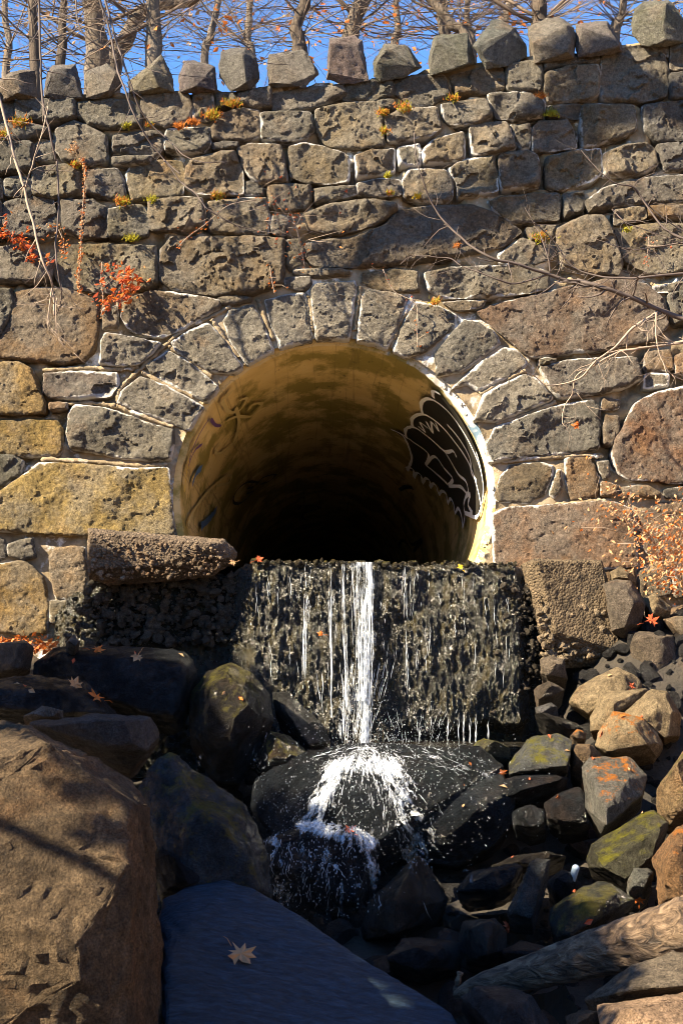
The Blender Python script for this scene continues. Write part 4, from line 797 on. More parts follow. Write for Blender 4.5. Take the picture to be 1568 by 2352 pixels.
R('dark greenish wet rock right of the bright-edged low rock', 12, '538,565 560,508 700,490 765,560 745,645 680,700 580,690', -4.0, 0.45, (0.024, 0.028, 0.027), .88, level=5)
R('small blue-dark stone sitting against the log', 12, '725,645 830,598 952,630 905,668 780,680', -4.15, 0.25, DW, .8)
R('blue-brown wet rock at the bottom beside the end of the log', 12, '535,835 620,788 700,800 800,820 872,850 932,935 970,1040 680,1040 590,910', -5.1, 0.4, (0.03, 0.034, 0.04), .8, [(620,810,.05),(740,900,.25),(850,870,.15),(900,1000,.2),(720,1020,.3)], level=5)
R('pale cracked rock under the log at the lower right', 12, '1122,868 1200,800 1330,710 1520,658 1680,670 1680,840 1568,845 1350,850 1250,880 1165,915', -5.3, 0.5, (0.15, 0.12, 0.085), .1, [(1200,820,.1),(1340,740,.05),(1540,680,.05),(1330,820,.3),(1600,800,.3)], sharp=36, level=5)
R('pinkish tan rock in the bottom right corner', 12, '1172,895 1300,860 1460,833 1680,825 1680,1080 1188,1080', -5.7, 0.4, (0.30, 0.20, 0.125), .05, [(1200,920,.05),(1460,860,.1),(1650,860,.1),(1330,915,.3),(1430,930,.3),(1600,1060,.4),(1200,1060,.3)], sharp=40, level=5, rough=.02)
R('small wet stone left of the pinkish corner rock', 12, '1028,945 1100,918 1182,930 1195,1030 1040,1020', -5.6, 0.25, (0.09, 0.07, 0.05), .7)
R('dark wet rock in the hollow below the mossy glossy rock', 10, '930,830 1010,780 1090,755 1135,820 1140,935 1010,960 940,900', -2.5, 0.4, DW, .85, level=5)
R('dark wet rock wedged under the mossy glossy rock', 10, '745,725 830,700 960,690 1040,720 1000,790 880,830 760,800', -2.2, 0.4, DW, .85)
R('blue-dark wet stone below the splash slope', 10, '780,870 850,840 930,860 950,930 860,960 790,930', -2.7, 0.4, DW, .9)
R('wet dark rock in the middle of the gully, behind the tall slab', 12, '940,330 1010,270 1060,290 1110,350 1060,420 980,430', -3.4, 0.3, DW, .8)
R('dark stone under the blue-black folded rock', 11, '690,200 760,180 900,290 950,325 850,350 745,380', -4.2, 0.3, DW, .8)
# loose rubble that fills the gaps between them
mb = MB(); rg = np.random.default_rng(4)
for k in range(1500):
    x = rg.uniform(-2.6, 2.7) if k % 4 else rg.uniform(1.35, 2.8); y = rg.uniform(-6.4, -0.7) if k % 4 else rg.uniform(-2.6, -0.35); s = 0.02 + 0.085 * rg.random() ** 3
    V, F = ico(2); V = V * rg.uniform(0.6, 1.25, 3) * s; 
    for _ in range(6): nn_ = rg.normal(size=3); nn_ /= np.linalg.norm(nn_); V = V - np.maximum(0, V @ nn_ - s * rg.uniform(.35, .75))[:, None] * nn_
    z = bed_z(y) + float(sm(1.2, 2.0, x) * sm(-2.2, -0.5, y) * 1.0 + sm(-1.7, -2.2, x) * sm(-2.0, -0.6, y) * 0.65) + np.clip((abs(x) - 1.3) / 1.5, 0, 1) * 0.25 + fbm(np.array([[x * 1.1, y * 1.1, 0]]), 5)[0] * 0.22 + s * 0.3
    mb.add(V + np.array([x, y, z]), F)
V, F = mb.arr(); obj('rubble', mesh('rubble', V, F, M['rock'], False), kind='stuff', color=(0.022, 0.021, 0.02, .8), label='dark wet rubble filling the gaps of the stream bed', cat='rubble')

# ------------------------------------------------------------------ the driftwood log
LP = [px(12, p) for p in [(1720, 500), (1568, 540), (1400, 590), (1200, 645), (1000, 705), (800, 760), (640, 800), (520, 850)]]
LR = [72, 66, 60, 50, 44, 34, 24, 8]; LY = [-5.2, -5.1, -5.0, -4.9, -4.8, -4.72, -4.68, -4.65]
P = spline([at(a, b, y) for (a, b), y in zip(LP, LY)], 16); n = len(P)
Rr = np.interp(np.linspace(0, 7, n), range(8), [r_ * (y + 10.5) / FPX for r_, y in zip(LR, LY)])
V, F = tube(P, Rr, 40); s_ = np.repeat(np.arange(n), 40) / n * 3; w_ = np.tile(np.arange(40), n) / 40 * 6.283
cen = np.repeat(np.array([p[:] for p in P]), 40, 0); d = V - cen; d /= np.linalg.norm(d, axis=1)[:, None] + 1e-9
V = V + d * (fbm(np.c_[np.cos(w_ + s_ * .5) * 4, np.sin(w_ + s_ * .5) * 4, s_ * 1.3], 4, 0.6) * 0.028 * np.repeat(Rr / 0.1, 40))[:, None]
log_ = based('driftwood_log', V, F, M['log'], label='weathered driftwood log lying across the lower right rocks', cat='log')
V, F = tube(spline([at(*px(12, p), -4.6) for p in [(545, 740), (530, 800), (520, 850)]], 5), [0.012, 0.014, 0.008] * 3 + [0.008] * 2, 6)
child('broken_stub', V, F, M['log'], log_)
# ------------------------------------------------------------------ water
V = []; 
yy = np.linspace(-0.42, 25, 60); xx = np.linspace(-1.02, 1.02, 50)
A, B = np.meshgrid(xx, yy, indexing='ij'); a = A.ravel(); b = B.ravel()
z = SILL - 0.012 + fbm(np.c_[a * 6, b * 3, a * 0], 3) * 0.008
nw = len(yy); F = [(i * nw + j, (i + 1) * nw + j, (i + 1) * nw + j + 1, i * nw + j + 1) for i in range(len(xx) - 1) for j in range(nw - 1)]
obj('stream_water', mesh('stream_water', np.c_[a * np.interp(b, [-.42, 0.05, 0.1, 25], [0.95, 0.95, 1, 1]) + PIPE_C.x, b, z], F, mat_simple('brown_stream_water', (0.45, 0.33, 0.18), 0.12, 0.25, 3, 0.6)), kind='structure')
from mathutils.bvhtree import BVHTree
mbv = MB()
for o, V, F in ROCKS: mbv.add(V, F)
Vb, Fb = mbv.arr(); bvr = BVHTree.FromPolygons(Vb.tolist(), Fb)
WV = WF.reshape(-1, 3); i, j = np.meshgrid(np.arange(0, nu - 1), np.arange(nv - 1), indexing='ij'); i = i.ravel(); j = j.ravel()
bvw = BVHTree.FromPolygons(WV.tolist(), np.c_[i * nv + j, i * nv + j + 1, (i + 1) * nv + j + 1, (i + 1) * nv + j].tolist())
def weir_y(x, z):
    h = bvw.ray_cast(Vector((x, -3, z)), Vector((0, 1, 0)))
    return h[0].y if h[0] else YW
rg = random.Random(12)
def strand(mb, P, r0, sides=5, taper=True):
    n = len(P); R = [r0 * (0.55 + 0.75 * rg.random()) * (min(1, 3.0 * min(i + 0.3, n - 1 - i + 0.3) / n) if taper else 1) for i in range(n)]
    mb.add(*tube(P, R, sides, False))
def fall(mb, u0, v0, u1, v1, spread, n, r, lift=0.035, seg=(0.2, 0.7)):
    """strands of water falling along the weir face from one pixel to another"""
    for k in range(int(n * 2.6)):
        g = rg.gauss(0, 1) * spread; a = rg.random() * 0.9 - 0.08; L = rg.uniform(*seg); b = min(1, a + L); a = max(0, a)
        P = []; m = max(6, int((b - a) * (v1 - v0) / 9)); ph = rg.random() * 9; li = rg.random() * 0.03
        for q in range(m + 1):
            t = a + (b - a) * q / m; sp = g * (1 - 0.45 * t)
            u = u0 + (u1 - u0) * t + sp + math.sin(t * 9 + ph) * 1.3; v = v0 + (v1 - v0) * t
            w = at(u, v, YW); y = min(weir_y(w.x, w.z), YW - 0.02 - 0.10 * min(1, t * 2.2))
            p = at(u, v, y - lift - li - 0.05 * t); P.append((p.x + rg.gauss(0, .0015), p.y, p.z))
        strand(mb, P, r * (0.22 + 0.5 * rg.random()), 4)
falls = MB(); sheet = MB(); DN = []
def lace(mb, u0, u1, v0, v1, st, dens, coord, surf, maxjump=0.10, op=0.75):
    """a torn sheet of white water: kept where the streaks of a flow noise are dense enough"""
    ua = np.arange(u0, u1, st[0]); va = np.arange(v0, v1, st[1]); U, Vv = np.meshgrid(ua, va, indexing='ij'); U = U.ravel(); Vv = Vv.ravel()
    c = coord(U, Vv); nz = 0.62 * fbm(c, 3, 0.6) * 1.5 + 0.5; keep = nz < dens(U, Vv)
    al = np.clip((dens(U, Vv) - nz) / 0.26, 0, 1) * op; nq = len(va); idx = {}; P = []; F = []
    def g(k):
        if k not in idx: p = surf(U[k], Vv[k], nz[k]); idx[k] = len(P) if p is not None else -1; (P.append(p), DN.append(al[k])) if p is not None else None
        return idx[k]
    for i in range(len(ua) - 1):
        for j in range(nq - 1):
            q = (i * nq + j, i * nq + j + 1, (i + 1) * nq + j + 1, (i + 1) * nq + j)
            if keep[q[0]] and keep[q[2]] and keep[q[1]]:
                f = [g(k) for k in q]
                if min(f) >= 0 and max((Vector(P[f[0]]) - Vector(P[w])).length for w in f[1:]) < maxjump: F.append(tuple(f))
    if P: mb.add(P, F)
def gs(x, c, w): return np.exp(-((x - c) / w) ** 2)
def seed3(s): return lambda U, Vv: np.c_[U * 0.34 + s * 7.7 + fbm(np.c_[U * .03, Vv * .02, U * 0 + s], 2) * 1.2, Vv * 0.022 + s * 3, U * 0 + s * 1.9]
def fsurf(off, amp):
    def f(u, v, n):
        t = (v - 1292) / 430; p = at(u, v, YW - 0.04 - 0.12 * min(1, t * 2.0) - off - 0.05 * t - amp * (n - 0.5) + rg.gauss(0, .002)); return p[:]
    return f
def dmain(U, Vv):
    t = np.clip((Vv - 1290) / 430, 0, 1); wv = np.sin(Vv * .022) * 2.5 + np.sin(Vv * .061 + 1) * 1.5; c = 846 - 8 * t + wv * .5; w = 27 - 17 * t
    br = 0.85 + 0.75 * fbm(np.c_[U * .07, Vv * .022, U * 0], 3)
    d = 0.70 * gs(U, c, w) + 0.26 * gs(U, 812 + 14 * t, 14) * (t < .75) + 0.42 * gs(U, 757 + 6 * t + wv, 4 + 5 * t) * (t < .85) * (1 - .5 * t) + 0.40 * gs(U, 787 + 10 * t - wv, 4 + 4 * t) * (t < .85) * (1 - .4 * t) + 0.45 * gs(U, 704 - 6 * t + wv, 4) * (t < .62) * (1 - .5 * t)
    d += 0.30 * gs(U, 800, 45) * np.clip((t - .5) / .3, 0, 1) + 0.24 * gs(U, 930 + wv, 4) * (t < .75) + 0.2 * gs(U, 970, 60) * np.clip((t - .72) / .1, 0, 1)
    return d * br + 0.08
for q in range(4): lace(sheet, 690, 1010, 1291, 1722, (0.9, 3.5), lambda U, Vv, q=q: dmain(U, Vv) - .05 * q, seed3(q + 1), fsurf(.012 * q, .05), op=.5)
fall(falls, 845, 1292, 838, 1725, 13, 16, 0.003); fall(falls, 815, 1296, 830, 1640, 10, 7, 0.0026); fall(falls, 757, 1295, 762, 1650, 3, 5, 0.0026); fall(falls, 787, 1295, 797, 1640, 3, 5, 0.0026); fall(falls, 704, 1292, 698, 1560, 3, 5, 0.0026)
fall(falls, 815, 1520, 800, 1710, 40, 40, 0.0026, seg=(.1, .35)); fall(falls, 930, 1300, 935, 1640, 3, 3, 0.002, seg=(.1, .4)); fall(falls, 960, 1620, 960, 1715, 60, 14, 0.0016, seg=(.1, .4))
for u in (1028, 1052, 1064, 1078, 1092, 1120): fall(falls, u, 1640, u, 1715, 1, 2, 0.0022, seg=(.4, 1))
for u in [rg.uniform(585, 1190) for _ in range(60)]:
    v = rg.uniform(1295, 1480); fall(falls, u, v, u + rg.uniform(-4, 4), v + rg.uniform(30, 130), 2, 1, 0.0016, 0.012, seg=(.2, .6))
V, F = falls.arr(); V2, F2 = sheet.arr(); obj('white_water', mesh('white_water', V2, F2, M['lace'], attrs={'dens': DN}), kind='stuff', label='torn white sheets of water in the main fall', cat='waterfall'); WATER = obj('waterfall', mesh('waterfall', V, F, M['foam']), kind='stuff', label='thin white strands of water falling over the weir', cat='waterfall')
def on_rock(u, v):
    d = ray(u, v); h = bvr.ray_cast(CAM, d.normalized())
    return (h[0], h[1]) if h[0] else (None, None)
spl = MB(); sheet = MB()
def flow(u0, v0, u1, v1, su, sv, n, r, curve=0.0, seg=(.15, .5), lift=0.012):
    for k in range(int(n * 1.0)):
        a = rg.random() * 0.85; b = min(1, a + rg.uniform(*seg)); ou, ov = rg.gauss(0, su), rg.gauss(0, sv); P = []; m = max(5, int((b - a) * 26))
        for q in range(m + 1):
            t = a + (b - a) * q / m
            u = u0 + (u1 - u0) * t + ou * (0.6 + 0.8 * t) + math.sin(t * 11 + ov) * 2.5 + math.sin(t * 31 + ou) * 1.2; v = v0 + (v1 - v0) * t ** (1 + curve) + ov * 0.6
            p, nn = on_rock(u, v)
            if p is None or p.y < -3.6: break
            p = p + nn * (lift + rg.random() * 0.012) + Vector((rg.gauss(0, .002), 0, rg.gauss(0, .002)))
            if P and (p - Vector(P[-1])).length > 0.12: break
            P.append(p[:])
        if len(P) > 3: strand(spl, P, r * (0.2 + 0.5 * rg.random() ** 2), 4)
DN = []
IMP = (834, 1700)
def polar(s):
    def f(U, Vv):
        dx, dy = U - IMP[0], (Vv - IMP[1]) * 0.8 + 25; r_ = np.hypot(dx, dy); a_ = np.arctan2(dx, dy)
        return np.c_[a_ * (21 + s * .9) + s * 11 + fbm(np.c_[U * .03, Vv * .03, U * 0 + s], 2) * .8, r_ * 0.022 + s * 5 + fbm(np.c_[U * .05, Vv * .05, U * 0 + 3 * s], 2) * .9, U * 0 + s * 2.7]
    return f
def cap(U, Vv, a, b, w0, w1):
    ax, ay = a; bx, by = b; t = np.clip(((U - ax) * (bx - ax) + (Vv - ay) * (by - ay)) / ((bx - ax) ** 2 + (by - ay) ** 2), 0, 1)
    d = np.hypot(U - ax - t * (bx - ax), Vv - ay - t * (by - ay)); return np.exp(-(d / (w0 + (w1 - w0) * t)) ** 2)
def dspl(U, Vv):
    d = 0.44 * cap(U, Vv, (800, 1755), (890, 1760), 26, 34) + 0.50 * cap(U, Vv, (770, 1770), (715, 1890), 26, 30) + 0.44 * cap(U, Vv, (905, 1790), (960, 1960), 34, 55) + .2 * gs(U, 832, 100) * gs(Vv, 1800, 70)
    d += 0.46 * cap(U, Vv, (690, 1900), (830, 1925), 16, 22) + 0.42 * cap(U, Vv, (838, 1930), (852, 2030), 18, 14) + 0.34 * cap(U, Vv, (640, 1940), (650, 2080), 30, 34) + 0.26 * cap(U, Vv, (740, 1960), (760, 2110), 60, 60)
    d += 0.34 * cap(U, Vv, (612, 1680), (572, 1820), 8, 10) + 0.30 * cap(U, Vv, (470, 1720), (460, 1780), 5, 5) + 0.2 * cap(U, Vv, (960, 1740), (1110, 1790), 30, 30) + .3 * cap(U, Vv, (820, 2030), (840, 2130), 10, 8)
    return d * (0.82 + 0.5 * fbm(np.c_[U * .022, Vv * .022, U * 0 + 5], 3)) + 0.04
def rsurf(l):
    def f(u, v, n):
        p, nn = on_rock(u, v)
        if p is None or p.y < -3.9 or p.y > -1.0: return None
        return (p + nn * (l + 0.03 * abs(n - .5)) + Vector((rg.gauss(0, .002), rg.gauss(0, .002), rg.gauss(0, .002))))[:]
    return f
for q in range(3): lace(sheet, 450, 1140, 1690, 2150, (1.3, 1.8), lambda U, Vv, q=q: dspl(U, Vv) * 1.2 - .03 * q, polar(q + 1), rsurf(.008 + .012 * q), op=.6)
for ang in np.linspace(-80, 80, 20):
    ca = math.sin(math.radians(ang)); L = rg.uniform(60, 110)
    flow(832, 1722, 832 + ca * L * 1.15, 1735 + abs(math.cos(math.radians(ang))) * L * 0.75, 10, 9, 6, 0.003, .5, seg=(.08, .25))
flow(790, 1760, 715, 1890, 22, 12, 30, 0.003, .3, seg=(.06, .2)); flow(880, 1770, 935, 1940, 34, 14, 50, 0.003, .3, seg=(.05, .2)); flow(830, 1780, 830, 1900, 50, 14, 20, 0.0024, .2, seg=(.05, .2))
flow(830, 1915, 850, 2020, 10, 10, 16, 0.003, seg=(.1, .3)); flow(660, 1930, 660, 2080, 40, 12, 30, 0.0026, .2, seg=(.05, .2)); flow(780, 1940, 760, 2110, 60, 14, 40, 0.0026, .2, seg=(.05, .2))
flow(960, 1730, 1130, 1790, 30, 22, 60, 0.0018, seg=(.04, .15)); flow(610, 1680, 570, 1820, 8, 10, 14, 0.0022, seg=(.1, .3))
V2, F2 = sheet.arr(); obj('white_water', mesh('white_water', V2, F2, M['lace'], attrs={'dens': DN}), kind='stuff', label='veil of foam running over the rocks below the fall', cat='water')
V, F = spl.arr(); obj('splash_water', mesh('splash_water', V, F, M['foam']), kind='stuff', label='white water splashing over the dark rocks', cat='water')
drp = MB(); oV, oF = ico(1)
def drops(n, u, v, su, sv, dy=0.25):
    for k in range(n):
        a = u + rg.gauss(0, su); b = v + rg.gauss(0, sv); p, nn = on_rock(a, b)
        y = (p.y if p is not None else YW - 0.3) - abs(rg.gauss(0, dy)) - 0.01; q = at(a, b, max(y, -3.6)); s = rg.uniform(0.0005, 0.0015)
        V = oV * np.array([s, s, s * rg.uniform(1.2, 5)]); t = rg.gauss(0, 0.5)
        R_ = np.array(Matrix.Rotation(t, 3, 'Y')); drp.add(V @ R_.T + np.array(q[:]), oF)
drops(600, 832, 1740, 55, 40); drops(600, 830, 1840, 110, 70); drops(500, 740, 1980, 80, 80); drops(380, 1000, 1760, 110, 40); drops(380, 830, 1660, 80, 50); drops(250, 650, 1850, 60, 90)
drops(200, 960, 1680, 60, 30); drops(150, 1050, 1900, 120, 70)
V, F = drp.arr(); obj('spray', mesh('spray', V, F, M['foam']), kind='stuff', label='fine spray of droplets around the splash', cat='spray')
mb = MB()
lo = [(p.x, p.y) for p in (at(690, 2120, -3.2), at(860, 2140, -3.2), at(820, 2200, -3.8))]
tx, ty = np.meshgrid(np.linspace(-1.2, 1.0, 40), np.linspace(-5.2, -2.6, 40), indexing='ij')
tz = np.array([bed_z(v) for v in ty.ravel()]) + 0.02 + fbm(np.c_[tx.ravel() * 9, ty.ravel() * 9, tx.ravel() * 0], 3) * 0.012
obj('stream_pool', mesh('stream_pool', np.c_[tx.ravel(), ty.ravel(), tz], [(i * 40 + j, (i + 1) * 40 + j, (i + 1) * 40 + j + 1, i * 40 + j + 1) for i in range(39) for j in range(39)], mat_simple('dark_pool_water', (0.02, 0.018, 0.014), 0.07, 0.2, 5, 0.6)), kind='structure')

z0 = max(on_rock(u, v)[0].z for u, v in ((960, 1725), (1000, 1735), (1050, 1745), (1000, 1755)) if on_rock(u, v)[0]) + .012; qx, qy = np.meshgrid(np.linspace(.12, 1.34, 90), np.linspace(-2.0, -.7, 90), indexing='ij'); qx = qx.ravel(); qy = qy.ravel()
kp = ((qx - .72) / .62) ** 2 + ((qy + 1.32) / .62) ** 2 + fbm(np.c_[qx * 3, qy * 3, qx * 0], 3) * .5 < 1
qz = z0 + fbm(np.c_[qx * 16, qy * 9, qx * 0], 3) * 0.012 + fbm(np.c_[qx * 45, qy * 30, qx * 0], 2) * 0.004
obj('stream_pool', mesh('stream_pool', np.c_[qx, qy, qz], [(i * 90 + j, (i + 1) * 90 + j, (i + 1) * 90 + j + 1, i * 90 + j + 1) for i in range(89) for j in range(89) if kp[i * 90 + j] and kp[(i + 1) * 90 + j + 1]], bpy.data.materials['dark_pool_water']), kind='structure')
# ------------------------------------------------------------------ trees on the embankment behind the wall
def wob(P, amp, f=2.0, seed=0):
    P = np.array([tuple(p) for p in P]); return P + np.c_[fbm(P * f + seed, 2), fbm(P * f + seed + 7, 2), fbm(P * f + seed + 13, 2)] * amp
def grow(mb, leaves, p, d, L, r, depth, rg, ends):
    n = 6; P = [p]; dd = d.normalized()
    for k in range(n):
        dd = (dd + Vector((rg.gauss(0, .13), rg.gauss(0, .13), rg.gauss(0, .13) + 0.03))).normalized(); P.append(P[-1] + dd * L / n)
    R_ = [r * (1 - 0.5 * k / n) for k in range(n + 1)]; mb.add(*tube(P, R_, 8 if r > .05 else 5 if r > .015 else 3))
    if depth == 0: ends.append((P[-1], dd)); return
    for k in range(rg.choice((2, 3, 3)) + (depth < 2)):
        i = rg.randint(2, n); ax = Vector((rg.gauss(0, 1), rg.gauss(0, 1), rg.gauss(0, .7))).normalized()
        nd = (dd + ax * rg.uniform(.5, 1.0)).normalized(); grow(mb, leaves, P[i], nd, L * rg.uniform(.55, .8), R_[i] * rg.uniform(.42, .62), depth - 1, rg, ends)
def leaf_quad(mb, p, s, rg):
    a = Vector((rg.gauss(0, 1), rg.gauss(0, 1), rg.gauss(0, 1))).normalized(); b = a.orthogonal().normalized(); c = a.cross(b)
    Q = [p + b * s, p + c * s * .55 + a * s * .2, p - b * s * .9, p - c * s * .55 + a * s * .15]
    mb.add([tuple(q) for q in Q], [(0, 1, 2), (0, 2, 3)])
def tree(label, path, Y, r0, mat, seed, limbs, nleaf=60, depth=3, tw=1.0, name='bare_tree'):
    r0 *= .78
    """trunk along a photo path at depth Y, rooted in the embankment, limbs and twigs grown from it"""
    rg = random.Random(seed); P = [at(*px(1 if True else 0, (0, 0)), Y)] and [at(a, b, Y) for a, b in path]
    base = P[0].copy(); gz_ = top_z(base.x) - 0.3; base = Vector((base.x + (P[0].x - P[1].x) * 0.5, base.y, gz_))
    root = obj(name, None, loc=base, label=label, cat='tree', group='bare trees behind the wall')
    Q = wob(spline([base] + P, 8), 0.06, 1.5, seed); n = len(Q)
    R_ = [r0 * (1.25 if k == 0 else 1.0 - 0.45 * k / n) for k in range(n)]
    V, F = tube(Q, R_, 14); V = V + np.c_[fbm(V * 7, 3), fbm(V * 7 + 3, 3), fbm(V * 7 + 5, 3)] * r0 * 0.25
    child('trunk', V, F, M[mat], root)
    mb = MB(); ends = []
    for k in range(limbs):
        i = rg.randint(int(n * .35), n - 1); s = 1 if k % 2 else -1
        d = Vector((s * rg.uniform(.3, 1.1), rg.uniform(-.5, .5), rg.uniform(.15, .9)))
        grow(mb, None, Vector(Q[i]), d, rg.uniform(1.0, 2.0) * tw, min(.04, R_[i] * rg.uniform(.12, .28)), depth, rg, ends)
    for k in range(limbs * 5):
        i = rg.randint(int(n * .3), n - 1)
        grow(mb, None, Vector(Q[i]), Vector((rg.gauss(0, 1), rg.gauss(0, .6), rg.uniform(-.2, .6))), rg.uniform(.6, 1.5) * tw, rg.uniform(.004, .010), 2, rg, ends)
    V, F = mb.arr(); child('crown', V, F, M['twigt'], root)
    if nleaf:
        lb = MB()
        for k in range(int(nleaf * 1.1)):
            p, d = rg.choice(ends); leaf_quad(lb, p + Vector((rg.gauss(0, .12), rg.gauss(0, .12), rg.gauss(0, .12))), rg.uniform(.025, .055), rg)
        V, F = lb.arr(); child('leaves', V, F, M['oran' if seed % 2 else 'tan'], root, smooth=False, kind='stuff')
    return root
def T(s): return [(a, b) for a, b in s]
tree('slim dark trunk at the far left behind the coping', T([(85, 210), (84, 120), (80, 0), (70, -250)]), 3.2, 0.09, 'barkd', 3, 7, 90)
tree('thin dark leaning trunk second from the left', T([(132, 170), (140, 100), (150, 0), (175, -220)]), 4.0, 0.075, 'barkd', 4, 6, 60)
tree('thick pale straight trunk left of the pair of crossing limbs', T([(222, 190), (218, 90), (210, 0), (195, -300)]), 4.5, 0.20, 'bark', 6, 7, 50)
tree('pale trunk whose thick limb arches over to the right', T([(262, 180), (285, 90), (318, 32), (375, 12), (440, 2), (520, -60)]), 5.0, 0.14, 'bark', 8, 6, 50)
tree('straight pale trunk standing where the arching limb crosses', T([(358, 180), (358, 100), (350, 40), (342, -30), (330, -300)]), 3.8, 0.125, 'bark', 10, 6, 40)
tree('vine-wrapped crooked trunk left of centre', T([(690, 170), (690, 105), (682, 60), (690, 20), (700, -40), (690, -260)]), 4.2, 0.115, 'barkd', 11, 9, 220)
tree('pale leaning trunk above the tall coping stone', T([(795, 160), (805, 80), (822, 20), (845, -60), (870, -260)]), 5.0, 0.15, 'bark', 13, 8, 240)
tree('pale forked trunk right of centre behind the coping', T([(1030, 150), (1022, 90), (1018, 30), (1005, -40), (960, -260)]), 5.0, 0.12, 'bark', 15, 8, 260)
tree('leaning limb-like trunk crossing to the upper left', T([(1075, 130), (1035, 60), (1000, 10), (960, -40), (900, -200)]), 4.6, 0.085, 'bark', 17, 6, 160)
tree('thin upright trunk between the leaning ones right of centre', T([(1085, 130), (1080, 70), (1075, 0), (1075, -260)]), 6.0, 0.07, 'bark', 19, 6, 160)
tree('dark thick trunk behind the sunlit coping stone', T([(1240, 110), (1240, 60), (1242, 0), (1250, -260)]), 4.2, 0.15, 'barkd', 21, 8, 120)
tree('pale slim trunk beside the big right coping stone', T([(1412, 100), (1418, 50), (1432, 0), (1450, -240)]), 4.6, 0.085, 'bark', 23, 7, 80)
tree('pale thin trunk in the wide gap left of centre', T([(470, 190), (485, 90), (500, 0), (520, -240)]), 9.0, 0.09, 'bark', 26, 9, 40)
tree('far thin trunk behind the wide gap', T([(580, 190), (570, 90), (575, 0), (560, -240)]), 11.0, 0.10, 'bark', 28, 9, 60)
tree('far thin trunk at the left corner of the sky', T([(15, 210), (20, 100), (10, 0), (0, -240)]), 8.0, 0.08, 'bark', 30, 8, 120)
tree('far slim trunk behind the rightmost gap', T([(1500, 120), (1505, 40), (1515, -40), (1530, -240)]), 8.0, 0.08, 'bark', 31, 8, 140)
tree('far slim trunk above the right half of the coping', T([(905, 160), (915, 80), (910, 0), (930, -240)]), 9.0, 0.09, 'bark', 33, 9, 200)
tree('far slim trunk above the sunlit coping stone', T([(1150, 110), (1160, 50), (1170, -20), (1165, -240)]), 9.5, 0.09, 'bark', 35, 9, 160)

# ------------------------------------------------------------------ twigs and branches hanging in front of the wall
def branch(label, paths, mat='twig', name='hanging_branch', twigs=10, seed=1, cat='branch', Y0=-0.7, leaf=None):
    """paths: (tile, points, start radius m, end radius m, depth)"""
    rg = random.Random(seed); first = at(*pts(*paths[0][:2])[0], paths[0][4]); root = obj(name, None, loc=first, label=label, cat=cat)
    tips = []
    for k, (t, s, ra, rb, Y) in enumerate(paths):
        P2 = pts(t, s); n0 = len(P2)
        P = spline([at(a, b, Y + 0.05 * math.sin(i * 1.3 + k)) for i, (a, b) in enumerate(P2)], 7); P = [Vector(p) for p in wob(P, 0.012, 6, seed + k)]
        n = len(P); R_ = [ra + (rb - ra) * i / (n - 1) for i in range(n)]
        mb = MB(); mb.add(*tube(P, R_, 6)); V, F = mb.arr(); child('stem', V, F, M[mat], root)
        tw = MB(); cnt = 0
        for j in range(twigs):
            i = rg.randint(1, n - 2); d = (P[i + 1] - P[i]).normalized(); side = Vector((rg.gauss(0, 1), rg.gauss(0, .4), rg.gauss(0, 1))).normalized()
            q = P[i].copy(); dd = (d * .7 + side * .7).normalized(); L = rg.uniform(.06, .32); Q = [q]
            for w in range(4): dd = (dd + Vector((rg.gauss(0, .2), rg.gauss(0, .1), rg.gauss(0, .2)))).normalized(); Q.append(Q[-1] + dd * L / 4)
            tw.add(*tube(Q, [max(.0012, R_[i] * .5) * (1 - .17 * w) for w in range(5)], 4)); cnt += 1
            if rg.random() < .4:
                e = Q[2]; dd = (dd + side * .8).normalized(); tw.add(*tube([e, e + dd * L * .3, e + dd * L * .5 + Vector((0, 0, .01))], [.0016, .0013, .001], 3))
        if cnt: V, F = tw.arr(); child('side_twigs', V, F, M[mat], root, kind='stuff')
    return root
branch('pale forked sapling stem crossing the left edge of the wall', [(1,'-30,330 0,450 40,620 90,800 110,860',.011,.010,-.9),(3,'105,180 122,250 170,440 200,550 240,640 246,700 250,800',.010,.007,-.9),(3,'120,210 150,100 180,0 220,-165',.006,.004,-.9),(5,'240,20 225,150 240,220',.005,.003,-.9),(5,'262,60 255,180 262,240 300,290',.004,.002,-.9)], 'twigp', twigs=9, seed=2)
branch('straight thin twig hanging down beside the far left trunk', [(1,'175,-40 182,60 185,200 200,480 232,620 260,740',.010,.008,-.8),(3,'262,80 272,300 258,490 268,600 285,700 262,790',.008,.004,-.8)], 'twig', twigs=9, seed=3)
branch('pair of long dark twigs arching down across the wall to the right', [(1,'440,-60 500,120 530,280 570,400 620,530 680,640 760,740 830,800',.010,.005,-.8),(3,'750,80 830,180 900,240 960,310 1040,360 1150,400 1260,415',.006,.0025,-.8),(1,'470,-40 540,200 590,350 630,480 700,580 780,650 860,720 950,745 1035,738',.009,.003,-.75),(1,'345,-40 360,100 420,190 520,240 650,300 740,335 960,358',.006,.002,-.7)], 'twig', twigs=14, seed=4)
branch('thin twig slanting over the coping left of centre', [(1,'900,-30 1000,110 1080,180 1140,220 1200,280 1330,300',.008,.002,-.7),(1,'1090,185 1200,225 1330,245',.003,.0012,-.7)], 'twig', twigs=8, seed=5)
branch('thin dark twig crossing the sky at the top left corner', [(1,'-30,110 150,170 300,230 380,290 440,340',.006,.002,-.6),(1,'150,-20 280,60 380,85 600,80',.005,.002,-.6)], 'twig', twigs=8, seed=6)
